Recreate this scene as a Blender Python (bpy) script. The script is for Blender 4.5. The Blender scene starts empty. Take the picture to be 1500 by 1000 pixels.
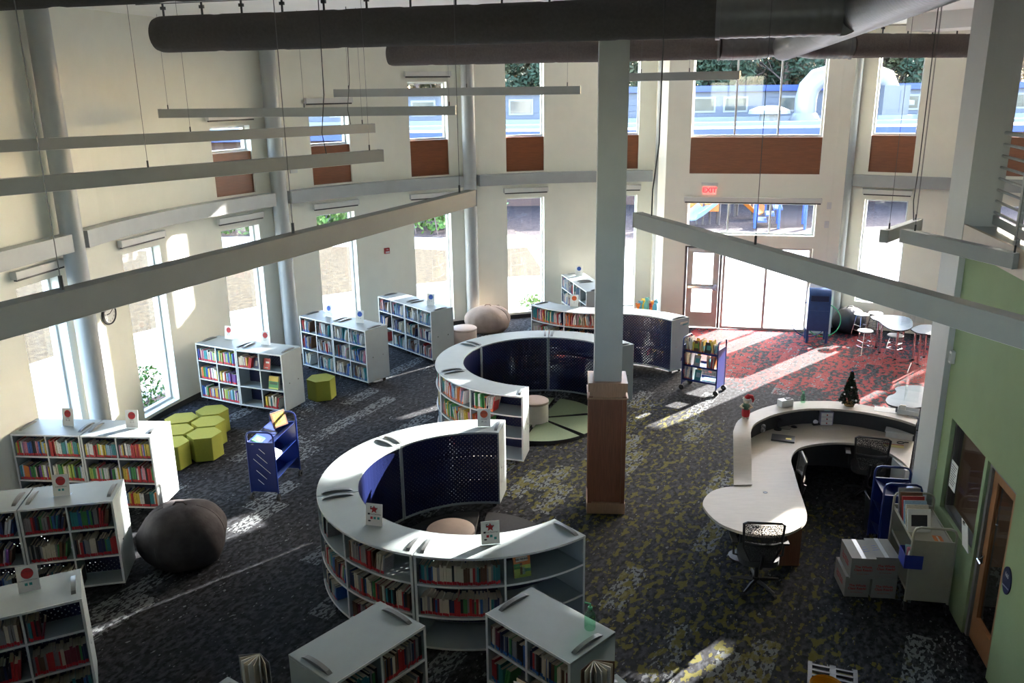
import bpy, bmesh, math, random
from mathutils import Vector, Matrix
random.seed(11)
SC = bpy.context.scene
COL = SC.collection
R = math.radians
pi = math.pi

# ------------------------------------------------------------------ camera
FPX = 1250.0                                  # focal length in pixels of the 1500 x 1000 frame
EYE = Vector((0, 0, 5.9))
def _axes():
    d = Vector(((806 - 750) / FPX, (4750 - 500) / FPX, 1)).normalized()   # nadir direction in camera axes
    up = -d
    fw = Vector((0, 0, 1)); fw = (fw - fw.dot(up) * up).normalized()
    rt = fw.cross(up)
    if rt.x < 0: rt = -rt
    return Matrix((rt, fw, up))
ROT = _axes()
def ray(x, y): return ROT @ Vector(((x - 750) / FPX, (y - 500) / FPX, 1))
def G(x, y, z=0.0):
    """point of height z seen at pixel x, y"""
    d = ray(x, y); t = (z - EYE.z) / d.z
    return EYE + d * t
def AT(x, y, depth):
    return EYE + ray(x, y) * depth
def PX(p):
    q = ROT.transposed() @ (Vector(p) - EYE)
    return (750 + FPX * q.x / q.z, 500 + FPX * q.y / q.z, q.z)
cam = bpy.data.cameras.new('camera'); cam.sensor_width = 36; cam.lens = FPX / 1500 * 36
cam.clip_end = 400
cam_ob = bpy.data.objects.new('camera', cam); COL.objects.link(cam_ob)
m = Matrix.Identity(4)
for i, v in enumerate((ROT @ Vector((1, 0, 0)), ROT @ Vector((0, -1, 0)), ROT @ Vector((0, 0, -1)))):
    for j in range(3): m[j][i] = v[j]
m.translation = EYE
cam_ob.matrix_world = m
SC.camera = cam_ob

# ------------------------------------------------------------------ sky, sun, exposure
SUN_AZ, SUN_EL = R(47.3), R(18.8)             # clockwise from +Y
w = bpy.data.worlds.new('sky'); SC.world = w; w.use_nodes = True
nt = w.node_tree; bg = nt.nodes['Background']
sky = nt.nodes.new('ShaderNodeTexSky'); sky.sky_type = 'NISHITA'; sky.sun_disc = False
sky.sun_elevation = R(24); sky.sun_rotation = SUN_AZ; sky.air_density = 1.0; sky.dust_density = 1.5
nt.links.new(sky.outputs[0], bg.inputs[0]); bg.inputs[1].default_value = 1.1
sl = bpy.data.lights.new('sun', 'SUN'); sl.energy = 15.0; sl.angle = R(0.53); sl.color = (1, 0.95, 0.89)
so = bpy.data.objects.new('sun', sl); COL.objects.link(so)
sd = Vector((math.sin(SUN_AZ) * math.cos(SUN_EL), math.cos(SUN_AZ) * math.cos(SUN_EL), math.sin(SUN_EL)))
so.rotation_euler = sd.to_track_quat('Z', 'Y').to_euler(); so.location = (20, 20, 30)
SC.view_settings.view_transform = 'Standard'; SC.view_settings.look = 'None'
SC.view_settings.gamma = 1; SC.view_settings.use_curve_mapping = False
SC.view_settings.exposure = 2.1
LAMP = 0.0                                    # the pendants are switched off
SC.cycles.diffuse_bounces = 6; SC.cycles.max_bounces = 12; SC.cycles.transparent_max_bounces = 16
SC.cycles.sample_clamp_indirect = 8

# ------------------------------------------------------------------ materials
MATS = {}
def mk(name, col, rough=0.5, var=0.06, scale=9.0, metal=0.0, spec=0.5, bump=0.0, bscale=60.0, stretch=None, emit=None, alpha=None):
    if name in MATS: return MATS[name]
    mt = bpy.data.materials.new(name); mt.use_nodes = True
    n = mt.node_tree.nodes; L = mt.node_tree.links; b = n['Principled BSDF']
    b.inputs['Roughness'].default_value = rough; b.inputs['Metallic'].default_value = metal
    b.inputs['Specular IOR Level'].default_value = spec
    tc = n.new('ShaderNodeTexCoord'); mp = n.new('ShaderNodeMapping')
    if stretch: mp.inputs['Scale'].default_value = stretch
    L.new(tc.outputs['Object'], mp.inputs[0])
    no = n.new('ShaderNodeTexNoise'); no.inputs['Scale'].default_value = scale; no.inputs['Detail'].default_value = 4
    L.new(mp.outputs[0], no.inputs['Vector'])
    rp = n.new('ShaderNodeValToRGB')
    rp.color_ramp.elements[0].position = 0.3; rp.color_ramp.elements[1].position = 0.7
    rp.color_ramp.elements[0].color = (*[max(0, c * (1 - var)) for c in col], 1)
    rp.color_ramp.elements[1].color = (*[min(1, c * (1 + var)) for c in col], 1)
    L.new(no.outputs[0], rp.inputs[0]); L.new(rp.outputs[0], b.inputs['Base Color'])
    if bump:
        nb = n.new('ShaderNodeTexNoise'); nb.inputs['Scale'].default_value = bscale
        bp = n.new('ShaderNodeBump'); bp.inputs['Strength'].default_value = bump; bp.inputs['Distance'].default_value = 0.02
        L.new(mp.outputs[0], nb.inputs['Vector']); L.new(nb.outputs[0], bp.inputs['Height']); L.new(bp.outputs[0], b.inputs['Normal'])
    if emit:
        b.inputs['Emission Color'].default_value = (*emit[0], 1); b.inputs['Emission Strength'].default_value = emit[1]
    MATS[name] = mt
    return mt
def glass(name, tint=(1, 1, 1), refl=0.06):
    if name in MATS: return MATS[name]
    mt = bpy.data.materials.new(name); mt.use_nodes = True
    n = mt.node_tree.nodes; L = mt.node_tree.links; n.remove(n['Principled BSDF'])
    out = n['Material Output']; tr = n.new('ShaderNodeBsdfTransparent'); gl = n.new('ShaderNodeBsdfGlossy')
    tr.inputs[0].default_value = (*tint, 1); gl.inputs['Roughness'].default_value = 0.02
    fr = n.new('ShaderNodeLayerWeight'); fr.inputs[0].default_value = 0.5
    pw = n.new('ShaderNodeMath'); pw.operation = 'POWER'; pw.inputs[1].default_value = 4.0; L.new(fr.outputs['Facing'], pw.inputs[0])
    mu = n.new('ShaderNodeMath'); mu.operation = 'MULTIPLY_ADD'; mu.inputs[1].default_value = 0.45; mu.inputs[2].default_value = refl * .5
    L.new(pw.outputs[0], mu.inputs[0])
    mx = n.new('ShaderNodeMixShader'); L.new(mu.outputs[0], mx.inputs[0]); L.new(tr.outputs[0], mx.inputs[1]); L.new(gl.outputs[0], mx.inputs[2])
    L.new(mx.outputs[0], out.inputs[0]); MATS[name] = mt
    return mt
def perforated(name, col):
    """painted sheet metal with rows of punched holes; UV is in metres"""
    mt = bpy.data.materials.new(name); mt.use_nodes = True
    n = mt.node_tree.nodes; L = mt.node_tree.links; b = n['Principled BSDF']; out = n['Material Output']
    b.inputs['Base Color'].default_value = (*col, 1); b.inputs['Roughness'].default_value = 0.32
    no = n.new('ShaderNodeTexNoise'); no.inputs['Scale'].default_value = 5
    rp = n.new('ShaderNodeValToRGB'); rp.color_ramp.elements[0].color = (*[c * .8 for c in col], 1); rp.color_ramp.elements[1].color = (*[c * 1.2 for c in col], 1)
    L.new(no.outputs[0], rp.inputs[0]); L.new(rp.outputs[0], b.inputs['Base Color'])
    uv = n.new('ShaderNodeUVMap'); sx = n.new('ShaderNodeSeparateXYZ'); L.new(uv.outputs[0], sx.inputs[0])
    def ma(op, a, bb=None):
        q = n.new('ShaderNodeMath'); q.operation = op
        for i, v in enumerate((a, bb)):
            if v is None: continue
            if isinstance(v, (int, float)): q.inputs[i].default_value = v
            else: L.new(v, q.inputs[i])
        return q.outputs[0]
    P = 0.062
    row = ma('DIVIDE', sx.outputs[1], P / 2)
    rowi = ma('FLOOR', row)
    half = ma('MULTIPLY', ma('MODULO', rowi, 2.0), 0.5)
    fu = ma('SUBTRACT', ma('FRACT', ma('ADD', ma('DIVIDE', sx.outputs[0], P), half)), 0.5)
    fv = ma('SUBTRACT', ma('FRACT', row), 0.5)
    du = ma('MULTIPLY', fu, P); dv = ma('MULTIPLY', fv, P / 2)
    d2 = ma('ADD', ma('MULTIPLY', du, du), ma('MULTIPLY', dv, dv))
    hole = ma('LESS_THAN', d2, 0.0062 ** 2)
    tr = n.new('ShaderNodeBsdfTransparent'); mx = n.new('ShaderNodeMixShader')
    L.new(hole, mx.inputs[0]); L.new(b.outputs[0], mx.inputs[1]); L.new(tr.outputs[0], mx.inputs[2]); L.new(mx.outputs[0], out.inputs[0])
    MATS[name] = mt
    return mt

M_WALL = mk('wall_paint', (0.77, 0.765, 0.675), 0.8, 0.02, 3, spec=0.2)
M_STEEL = mk('grey_steel_paint', (0.34, 0.36, 0.36), 0.42, 0.04, 4)
M_FIX = mk('fixture_grey', (0.30, 0.31, 0.30), 0.5, 0.03, 6)
M_GREEN = mk('green_wall_paint', (0.27, 0.345, 0.19), 0.75, 0.03, 3, spec=0.2)
M_CEIL = mk('ceiling_paint', (0.85, 0.84, 0.81), 0.85, 0.02, 2, spec=0.2)
M_WOODP = mk('cherry_panel', (0.20, 0.066, 0.026), 0.35, 0.16, 3, stretch=(1.5, 1.5, 22))
M_WOODC = mk('column_wood', (0.22, 0.09, 0.05), 0.45, 0.2, 3, stretch=(30, 30, 1.2))
M_WOODT = mk('column_wood_trim', (0.40, 0.24, 0.15), 0.4, 0.15, 4, stretch=(20, 20, 2))
M_DOORW = mk('door_wood', (0.33, 0.15, 0.065), 0.4, 0.15, 4, stretch=(22, 22, 2))
M_ALU = mk('window_aluminium', (0.50, 0.52, 0.53), 0.35, 0.04, 8, metal=0.3)
M_DARKFR = mk('bronze_frame', (0.085, 0.08, 0.075), 0.45, 0.06, 8)
M_GLASS = glass('window_glass')
M_CLEAR = glass('clear_acrylic', (0.96, 0.98, 0.98), 0.05)
M_BLACK = mk('black_plastic', (0.014, 0.014, 0.015), 0.45, 0.15, 12)
M_RUBBER = mk('black_rubber', (0.02, 0.02, 0.02), 0.7, 0.1, 12)
M_CHROME = mk('chrome', (0.75, 0.75, 0.76), 0.18, 0.03, 10, metal=1.0)
M_WHITE = mk('white_laminate', (0.60, 0.62, 0.62), 0.35, 0.02, 6)
M_SHELF = mk('grey_laminate', (0.285, 0.33, 0.335), 0.5, 0.03, 5, spec=.35)
M_SHELFE = mk('pale_edge_band', (0.62, 0.64, 0.63), 0.4, 0.03, 5)
M_BLUEP = perforated('blue_perforated_metal', (0.003, 0.007, 0.045))
M_BLUE = mk('blue_metal_paint', (0.007, 0.021, 0.135), 0.3, 0.06, 10)
M_MAIL = mk('mailbox_blue', (0.022, 0.07, 0.21), 0.4, 0.10, 8)
M_LIME = mk('lime_upholstery', (0.27, 0.29, 0.03), 0.85, 0.10, 120, bump=0.15, bscale=300)
M_BEAND = mk('charcoal_suede', (0.060, 0.055, 0.058), 0.95, 0.25, 6, spec=0.1, bump=0.4, bscale=9)
M_BEANT = mk('tan_suede', (0.40, 0.31, 0.25), 0.9, 0.10, 6, spec=0.1, bump=0.3, bscale=9)
M_TAND = mk('tan_vinyl', (0.46, 0.36, 0.29), 0.6, 0.05, 8)
M_MATG = mk('sage_mat', (0.20, 0.26, 0.15), 0.8, 0.06, 30)
M_MATD = mk('dark_mat', (0.03, 0.032, 0.036), 0.8, 0.1, 30)
M_CREAM = mk('cream_metal', (0.36, 0.34, 0.27), 0.45, 0.04, 10)
M_DESK = mk('maple_laminate', (0.46, 0.425, 0.36), 0.5, 0.05, 3, spec=.3, stretch=(2, 10, 2))
M_DESKD = mk('desk_dark_panel', (0.03, 0.031, 0.033), 0.6, 0.08, 8)
M_CARTON = mk('white_carton', (0.30, 0.29, 0.265), 0.75, 0.03, 8)
M_TAPE = mk('packing_tape', (0.72, 0.74, 0.75), 0.2, 0.03, 20)
M_RED = mk('red_print', (0.42, 0.02, 0.025), 0.6, 0.06, 20)
M_REDB = mk('red_tape', (0.50, 0.02, 0.03), 0.5, 0.1, 30)
M_BLUEB = mk('blue_tape', (0.02, 0.12, 0.40), 0.5, 0.1, 30)
M_ORB = mk('orange_tape', (0.72, 0.13, 0.03), 0.5, 0.1, 30)
M_INK = mk('dark_ink', (0.02, 0.02, 0.025), 0.6, 0.05, 20)
M_BINK = mk('blue_ink', (0.03, 0.10, 0.42), 0.6, 0.05, 20)
M_TEAL = mk('teal_print', (0.03, 0.30, 0.28), 0.6, 0.05, 20)
M_PAPER = mk('paper', (0.76, 0.75, 0.71), 0.7, 0.02, 20)
M_PAGES = mk('book_pages', (0.56, 0.48, 0.36), 0.85, 0.15, 80, stretch=(60, 1, 1))
M_DUCTF = mk('duct_fabric', (0.075, 0.070, 0.068), 0.9, 0.10, 25, spec=0.1, bump=0.2, bscale=40)
M_DUCTF2 = mk('duct_fabric_brown', (0.115, 0.10, 0.095), 0.9, 0.10, 25, spec=0.1, bump=0.2, bscale=40)
M_DUCTM = mk('galvanised_duct', (0.15, 0.15, 0.147), 0.45, 0.08, 12, metal=0.5)
M_HANG = mk('hanger_black', (0.03, 0.03, 0.03), 0.5, 0.1, 12)
M_CABLE = mk('steel_cable', (0.10, 0.10, 0.10), 0.4, 0.05, 12, metal=0.5)
M_SHADE = mk('shade_cassette', (0.60, 0.60, 0.58), 0.5, 0.02, 8)

# ------------------------------------------------------------------ mesh building
class MB:
    def __init__(s): s.v = []; s.f = []; s.mi = []; s.uv = None
    def add(s, vs, fs, mi=0):
        o = len(s.v); s.v += [Vector(p) for p in vs]
        for f in fs: s.f.append([o + i for i in f]); s.mi.append(mi)
        return s
    def box(s, lo, hi, mi=0, rz=0.0, about=None):
        x0, y0, z0 = lo; x1, y1, z1 = hi
        vs = [(x0, y0, z0), (x1, y0, z0), (x1, y1, z0), (x0, y1, z0), (x0, y0, z1), (x1, y0, z1), (x1, y1, z1), (x0, y1, z1)]
        if rz:
            c = about or ((x0 + x1) / 2, (y0 + y1) / 2); ca, sa = math.cos(rz), math.sin(rz)
            vs = [(c[0] + (x - c[0]) * ca - (y - c[1]) * sa, c[1] + (x - c[0]) * sa + (y - c[1]) * ca, z) for x, y, z in vs]
        return s.add(vs, [(0, 3, 2, 1), (4, 5, 6, 7), (0, 1, 5, 4), (1, 2, 6, 5), (2, 3, 7, 6), (3, 0, 4, 7)], mi)
    def mbox(s, mat, size, mi=0):
        a, b, c = [q / 2 for q in size]
        vs = [mat @ Vector(p) for p in [(-a, -b, -c), (a, -b, -c), (a, b, -c), (-a, b, -c), (-a, -b, c), (a, -b, c), (a, b, c), (-a, b, c)]]
        return s.add(vs, [(0, 3, 2, 1), (4, 5, 6, 7), (0, 1, 5, 4), (1, 2, 6, 5), (2, 3, 7, 6), (3, 0, 4, 7)], mi)
    def prism(s, poly, z0, z1, mi=0, mi_side=None):
        n = len(poly)
        area = sum(poly[i][0] * poly[(i + 1) % n][1] - poly[(i + 1) % n][0] * poly[i][1] for i in range(n))
        if area < 0: poly = poly[::-1]
        vs = [(p[0], p[1], z0) for p in poly] + [(p[0], p[1], z1) for p in poly]
        s.add(vs, [list(range(n))[::-1], list(range(n, 2 * n))], mi)
        s.add(vs, [(i, (i + 1) % n, n + (i + 1) % n, n + i) for i in range(n)], mi if mi_side is None else mi_side)
        return s
    def tube(s, pts, r, n=8, mi=0, caps=True, closed=False):
        pts = [Vector(p) for p in pts]; N = len(pts); rs = r if isinstance(r, (list, tuple)) else [r] * N
        ref = None; vs = []
        for i, p in enumerate(pts):
            a = pts[i - 1] if (i > 0 or closed) else p
            b = pts[(i + 1) % N] if (i < N - 1 or closed) else p
            t = (b - a).normalized()
            if ref is None: ref = t.orthogonal().normalized()
            ref = (ref - ref.dot(t) * t)
            ref = ref.normalized() if ref.length > 1e-6 else t.orthogonal().normalized()
            q = t.cross(ref)
            for k in range(n):
                an = 2 * pi * k / n
                vs.append(p + (ref * math.cos(an) + q * math.sin(an)) * rs[i])
        fs = []
        for i in range(N if closed else N - 1):
            j = (i + 1) % N
            for k in range(n): fs.append((i * n + k, i * n + (k + 1) % n, j * n + (k + 1) % n, j * n + k))
        if caps and not closed: fs += [list(range(n))[::-1], list(range((N - 1) * n, N * n))]
        return s.add(vs, fs, mi)
    def cyl(s, c, r, z0, z1, n=16, mi=0, r1=None):
        r1 = r if r1 is None else r1
        vs = [(c[0] + r * math.cos(2 * pi * k / n), c[1] + r * math.sin(2 * pi * k / n), z0) for k in range(n)]
        vs += [(c[0] + r1 * math.cos(2 * pi * k / n), c[1] + r1 * math.sin(2 * pi * k / n), z1) for k in range(n)]
        return s.add(vs, [list(range(n))[::-1], list(range(n, 2 * n))] + [(i, (i + 1) % n, n + (i + 1) % n, n + i) for i in range(n)], mi)
    def lathe(s, prof, c=(0, 0), n=20, mi=0):
        vs = []; m = len(prof)
        for k in range(n):
            a = 2 * pi * k / n
            for r, z in prof: vs.append((c[0] + r * math.cos(a), c[1] + r * math.sin(a), z))
        fs = [(k * m + i, ((k + 1) % n) * m + i, ((k + 1) % n) * m + i + 1, k * m + i + 1) for k in range(n) for i in range(m - 1)]
        return s.add(vs, fs, mi)
    def ball(s, c, r, n=10, mi=0, sc=(1, 1, 1)):
        vs = []; rings = max(4, n // 2 + 1)
        for i in range(rings + 1):
            t = pi * i / rings
            for k in range(n):
                a = 2 * pi * k / n
                vs.append((c[0] + r * sc[0] * math.sin(t) * math.cos(a), c[1] + r * sc[1] * math.sin(t) * math.sin(a), c[2] - r * sc[2] * math.cos(t)))
        return s.add(vs, [(i * n + k, i * n + (k + 1) % n, (i + 1) * n + (k + 1) % n, (i + 1) * n + k) for i in range(rings) for k in range(n)], mi)
    def arc(s, r0, r1, a0, a1, z0, z1, cx=0.0, cy=0.0, seg=None, mi=0):
        seg = seg or max(1, int(abs(a1 - a0) / 4)); vs = []
        for i in range(seg + 1):
            a = R(a0 + (a1 - a0) * i / seg); ca, sa = math.cos(a), math.sin(a)
            vs += [(cx + r0 * ca, cy + r0 * sa, z0), (cx + r1 * ca, cy + r1 * sa, z0), (cx + r1 * ca, cy + r1 * sa, z1), (cx + r0 * ca, cy + r0 * sa, z1)]
        fs = [(0, 3, 2, 1) if a1 > a0 else (0, 1, 2, 3)]
        for i in range(seg):
            o = 4 * i
            for k in range(4):
                q = (o + k, o + (k + 1) % 4, o + 4 + (k + 1) % 4, o + 4 + k)
                fs.append(q[::-1] if a1 > a0 else q)
        o = 4 * seg; fs.append((o, o + 1, o + 2, o + 3))
        return s.add(vs, fs, mi)
    def xf(s, mat):
        s.v = [mat @ p for p in s.v]; return s
    def mesh(s, name, mats, smooth=False, fix=True):
        me = bpy.data.meshes.new(name); me.from_pydata([tuple(p) for p in s.v], [], s.f)
        if not isinstance(mats, (list, tuple)): mats = [mats]
        for q in mats: me.materials.append(q)
        me.polygons.foreach_set('material_index', s.mi)
        if fix and len(s.f) < 30000:
            bm = bmesh.new(); bm.from_mesh(me); bmesh.ops.recalc_face_normals(bm, faces=bm.faces); bm.to_mesh(me); bm.free()
        if smooth:
            me.polygons.foreach_set('use_smooth', [True] * len(me.polygons))
            if smooth != 'all': me.set_sharp_from_angle(angle=R(40))
        if s.uv:
            lay = me.uv_layers.new(name='UVMap')
            for lp in me.loops:
                lay.data[lp.index].uv = s.uv(me.vertices[lp.vertex_index].co)
        me.update(); return me
    def build(s, name, mats, parent=None, smooth=False, bevel=0.0):
        o = bpy.data.objects.new(name, s.mesh(name, mats, smooth)); COL.objects.link(o)
        if parent: o.parent = parent
        if bevel:
            b = o.modifiers.new('edge', 'BEVEL'); b.width = bevel; b.segments = 2; b.limit_method = 'ANGLE'
        return o
def tag(o, label=None, cat=None, group=None, kind=None):
    for k, v in (('label', label), ('category', cat), ('group', group), ('kind', kind)):
        if v: o[k] = v
    return o
def empty(name, loc=(0, 0, 0), rz=0.0, label=None, cat=None, group=None, kind=None):
    o = bpy.data.objects.new(name, None); COL.objects.link(o); o.location = loc; o.rotation_euler = (0, 0, rz)
    o.empty_display_size = 0.1
    return tag(o, label, cat, group, kind)
def copy_tree(o, parent=None):
    c = o.copy(); COL.objects.link(c)
    if parent: c.parent = parent
    for ch in list(o.children): copy_tree(ch, c)
    return c
def struct(name, mb, mats, **k): return tag(mb.build(name, mats, **k), kind='structure')
def text(body, size, mat4, mat, parent, align='CENTER', name='lettering', bold=0.0):
    cu = bpy.data.curves.new(name, 'FONT'); cu.body = body; cu.size = size; cu.align_x = align; cu.align_y = 'CENTER'
    cu.offset = bold; cu.extrude = 0.0004; cu.resolution_u = 2
    cu.materials.append(mat)
    tmp = bpy.data.objects.new(name, cu); COL.objects.link(tmp)
    me = bpy.data.meshes.new_from_object(tmp.evaluated_get(bpy.context.evaluated_depsgraph_get()) if False else tmp)
    bpy.data.objects.remove(tmp); bpy.data.curves.remove(cu)
    if not me.materials: me.materials.append(mat)
    o = bpy.data.objects.new(name, me); COL.objects.link(o); o.parent = parent; o.matrix_local = mat4
    return o
def FACE(x=0, y=0, z=0, rz=0.0, tilt=0.0):
    """frame of a print on a face that looks along -Y (then turned by rz): text x to the right, text y up"""
    return Matrix.Translation((x, y, z)) @ Matrix.Rotation(rz, 4, 'Z') @ Matrix.Rotation(pi / 2 + tilt, 4, 'X')

# ================================================================== STRUCTURE
CX, CY, RW = 2.75, 12.9, 9.75                # centre and inner radius of the curved window wall
CEIL = 7.25
def pol(a, r, z=0.0): return Vector((CX + r * math.cos(R(a)), CY + r * math.sin(R(a)), z))
def cyl_hit(x, y, r):
    d = ray(x, y); ox, oy = EYE.x - CX, EYE.y - CY
    a = d.x ** 2 + d.y ** 2; b = 2 * (ox * d.x + oy * d.y); c = ox * ox + oy * oy - r * r
    p = EYE + d * ((-b + math.sqrt(b * b - 4 * a * c)) / 2 / a)
    return math.degrees(math.atan2(p.y - CY, p.x - CX)) % 360, p.z
E0 = Vector((4.56, 21.09, 0)); EU = Vector((0.975, -0.222, 0)); EN = Vector((0.222, 0.975, 0))          # entry wall
F0 = Vector((8.3, 21.2, 0)); FU = Vector((0.867, -0.498, 0)).normalized(); FN = Vector((-FU.y, FU.x, 0))  # wall right of the entry
W0 = Vector((5.04, 8.47, 0)); WU = Vector((0.18, 0.984, 0)).normalized(); WN = Vector((WU.y, -WU.x, 0))   # green wall (WN points out of the room)

def fpt(u, z, d): p = F0 + FU * u + FN * d; return Vector((p.x, p.y, z))
def grid_wall(us, zs, holes, pt, th):
    """wall of cells; pt(u, z, d) -> point at depth d; cells inside a hole are left out"""
    mb = MB(); nu, nz = len(us) - 1, len(zs) - 1
    def solid(i, j):
        if i < 0 or j < 0 or i >= nu or j >= nz: return False
        u, z = (us[i] + us[i + 1]) / 2, (zs[j] + zs[j + 1]) / 2
        return not any(h[0] < u < h[1] and h[2] < z < h[3] for h in holes)
    for i in range(nu):
        for j in range(nz):
            if not solid(i, j): continue
            u0, u1, z0, z1 = us[i], us[i + 1], zs[j], zs[j + 1]
            p = lambda u, z, d: pt(u, z, d)
            qs = [[(u0, z0, 0), (u1, z0, 0), (u1, z1, 0), (u0, z1, 0)], [(u0, z0, th), (u0, z1, th), (u1, z1, th), (u1, z0, th)]]
            if not solid(i - 1, j): qs.append([(u0, z0, 0), (u0, z1, 0), (u0, z1, th), (u0, z0, th)])
            if not solid(i + 1, j): qs.append([(u1, z0, 0), (u1, z0, th), (u1, z1, th), (u1, z1, 0)])
            if not solid(i, j - 1): qs.append([(u0, z0, 0), (u0, z0, th), (u1, z0, th), (u1, z0, 0)])
            if not solid(i, j + 1): qs.append([(u0, z1, 0), (u1, z1, 0), (u1, z1, th), (u0, z1, th)])
            for q in qs: mb.add([p(*c) for c in q], [(0, 1, 2, 3)])
    bm = None
    return mb
def breaks(vals, lo, hi, step=None):
    s = sorted(set([lo, hi] + [v for v in vals if lo < v < hi])); out = [s[0]]
    for a, b in zip(s, s[1:]):
        k = max(1, int(math.ceil((b - a) / step))) if step else 1
        out += [a + (b - a) * (t + 1) / k for t in range(k)]
    return out

# ---- floor: patterned carpet
fl = bpy.data.materials.new('carpet'); fl.use_nodes = True
def carpet(mt):
    n = mt.node_tree.nodes; L = mt.node_tree.links; b = n['Principled BSDF']
    b.inputs['Roughness'].default_value = 0.95; b.inputs['Specular IOR Level'].default_value = 0.15
    tc = n.new('ShaderNodeTexCoord')
    def ma(op, *ab, clamp=False):
        q = n.new('ShaderNodeMath'); q.operation = op; q.use_clamp = clamp
        for i, v in enumerate(ab):
            if isinstance(v, (int, float)): q.inputs[i].default_value = v
            else: L.new(v, q.inputs[i])
        return q.outputs[0]
    mp = n.new('ShaderNodeMapping'); mp.inputs['Rotation'].default_value = (0, 0, R(-62)); L.new(tc.outputs['Object'], mp.inputs[0])
    def noise(scale, detail=3.0, rough=0.6, stretch=None, src=None):
        q = n.new('ShaderNodeTexNoise'); q.inputs['Scale'].default_value = scale; q.inputs['Detail'].default_value = detail; q.inputs['Roughness'].default_value = rough
        s = src or mp.outputs[0]
        if stretch:
            k = n.new('ShaderNodeMapping'); k.inputs['Scale'].default_value = stretch; L.new(s, k.inputs[0]); s = k.outputs[0]
        L.new(s, q.inputs['Vector']); return q.outputs[0]
    # planks of 1 m by 0.25 m, every plank with its own random value
    sx = n.new('ShaderNodeSeparateXYZ'); L.new(mp.outputs[0], sx.inputs[0])
    row = ma('FLOOR', ma('DIVIDE', sx.outputs[1], 0.30))
    col = ma('FLOOR', ma('ADD', sx.outputs[0], ma('MULTIPLY', row, 0.37)))
    cb = n.new('ShaderNodeCombineXYZ'); L.new(row, cb.inputs[0]); L.new(col, cb.inputs[1])
    wn = n.new('ShaderNodeTexWhiteNoise'); wn.noise_dimensions = '2D'; L.new(cb.outputs[0], wn.inputs['Vector'])
    tile = wn.outputs[0]
    fine = noise(11, 4, 0.55, (1.0, 1.5, 1)); mid = noise(4.5, 3, 0.55, (1, 1.6, 1)); camo = noise(13, 2, 0.5, (1.0, 1.9, 1))
    def mix(f, a, c):
        q = n.new('ShaderNodeMix'); q.data_type = 'RGBA'; L.new(f, q.inputs[0])
        for i, v in ((6, a), (7, c)):
            if isinstance(v, tuple): q.inputs[i].default_value = (*v, 1)
            else: L.new(v, q.inputs[i])
        return q.outputs[2]
    def step(v, lo, hi):
        q = n.new('ShaderNodeMapRange'); q.inputs[1].default_value = lo; q.inputs[2].default_value = hi; L.new(v, q.inputs[0]); return q.outputs[0]
    base = mix(step(fine, 0.40, 0.60), (0.008, 0.0085, 0.010), (0.044, 0.048, 0.056))
    base = mix(ma('MULTIPLY', step(mid, 0.50, 0.58), 0.75), base, (0.016, 0.016, 0.019))
    # pale flecks, dense on some planks
    thr = ma('ADD', ma('MULTIPLY', step(tile, 0.80, 0.86), 0.115), ma('MULTIPLY_ADD', step(tile, 0.4, 0.8), 0.03, -0.05))
    pale = step(ma('ADD', ma('ADD', ma('MULTIPLY', camo, 0.65), ma('MULTIPLY', mid, 0.35)), thr), 0.585, 0.605)
    base = mix(ma('MULTIPLY', pale, 0.85), base, (0.165, 0.18, 0.19))
    def near(pts):
        d = None
        for x, y, r in pts:
            v = n.new('ShaderNodeVectorMath'); v.operation = 'DISTANCE'; v.inputs[1].default_value = (x, y, 0); L.new(tc.outputs['Object'], v.inputs[0])
            q = ma('SUBTRACT', 1.0, ma('DIVIDE', v.outputs['Value'], r)); d = q if d is None else ma('MAXIMUM', d, q)
        return d
    yel = near([(2.2, 14.3, 1.9), (2.2, 12.6, 2.1), (1.7, 10.8, 2.0), (1.6, 9.3, 1.9), (2.2, 7.7, 2.1), (2.6, 6, 2.2), (0.7, 12.6, 1.5), (3.2, 9.6, 1.5), (4, 10, 1.6)])
    ym = step(ma('ADD', ma('ADD', noise(6.8, 3, 0.55, (1, 1.6, 1)), ma('MULTIPLY', step(yel, 0.0, 0.5), 0.07)), ma('MULTIPLY', tile, 0.09)), 0.655, 0.685)
    base = mix(ma('MULTIPLY', ma('MULTIPLY', ym, step(yel, 0.0, 0.18)), 0.75), base, (0.12, 0.11, 0.018))
    red = near([(6.2, 18.4, 2.6), (7.8, 18.0, 2.9), (9.5, 17.2, 2.6), (5.6, 20.0, 2.4), (7.4, 16.6, 1.7)])
    rm = step(ma('ADD', ma('ADD', noise(6.5, 4, 0.55, (1, 1.5, 1)), ma('MULTIPLY', step(red, 0.0, 0.45), 0.10)), ma('MULTIPLY', tile, 0.14)), 0.645, 0.675)
    base = mix(ma('MULTIPLY', ma('MULTIPLY', rm, step(red, 0.0, 0.2)), 0.85), base, (0.24, 0.03, 0.028))
    L.new(base, b.inputs['Base Color'])
    bp = n.new('ShaderNodeBump'); bp.inputs['Strength'].default_value = 0.25; bp.inputs['Distance'].default_value = 0.01
    L.new(noise(260, 2), bp.inputs['Height']); L.new(bp.outputs[0], b.inputs['Normal'])
carpet(fl)
mb = MB()
AEND = 176.6                                  # the curve ends here and the wall runs on straight
Q0 = pol(AEND, RW); QU = Vector((-0.17, -0.985, 0)).normalized(); QN = Vector((QU.y, -QU.x, 0))
def qpt(s, z=0.0, d=0.0): p = Q0 + QU * s + QN * d; return Vector((p.x, p.y, z))
def q_hit(x, y):
    d = ray(x, y); t = (Q0 - EYE).dot(QN) / d.dot(QN); p = EYE + d * t
    return (p - Q0).dot(QU), p.z
poly = [qpt(18.5, 0, .1)] + [pol(AEND - 2.8 * i, RW + 0.1) for i in range(34)]
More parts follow.
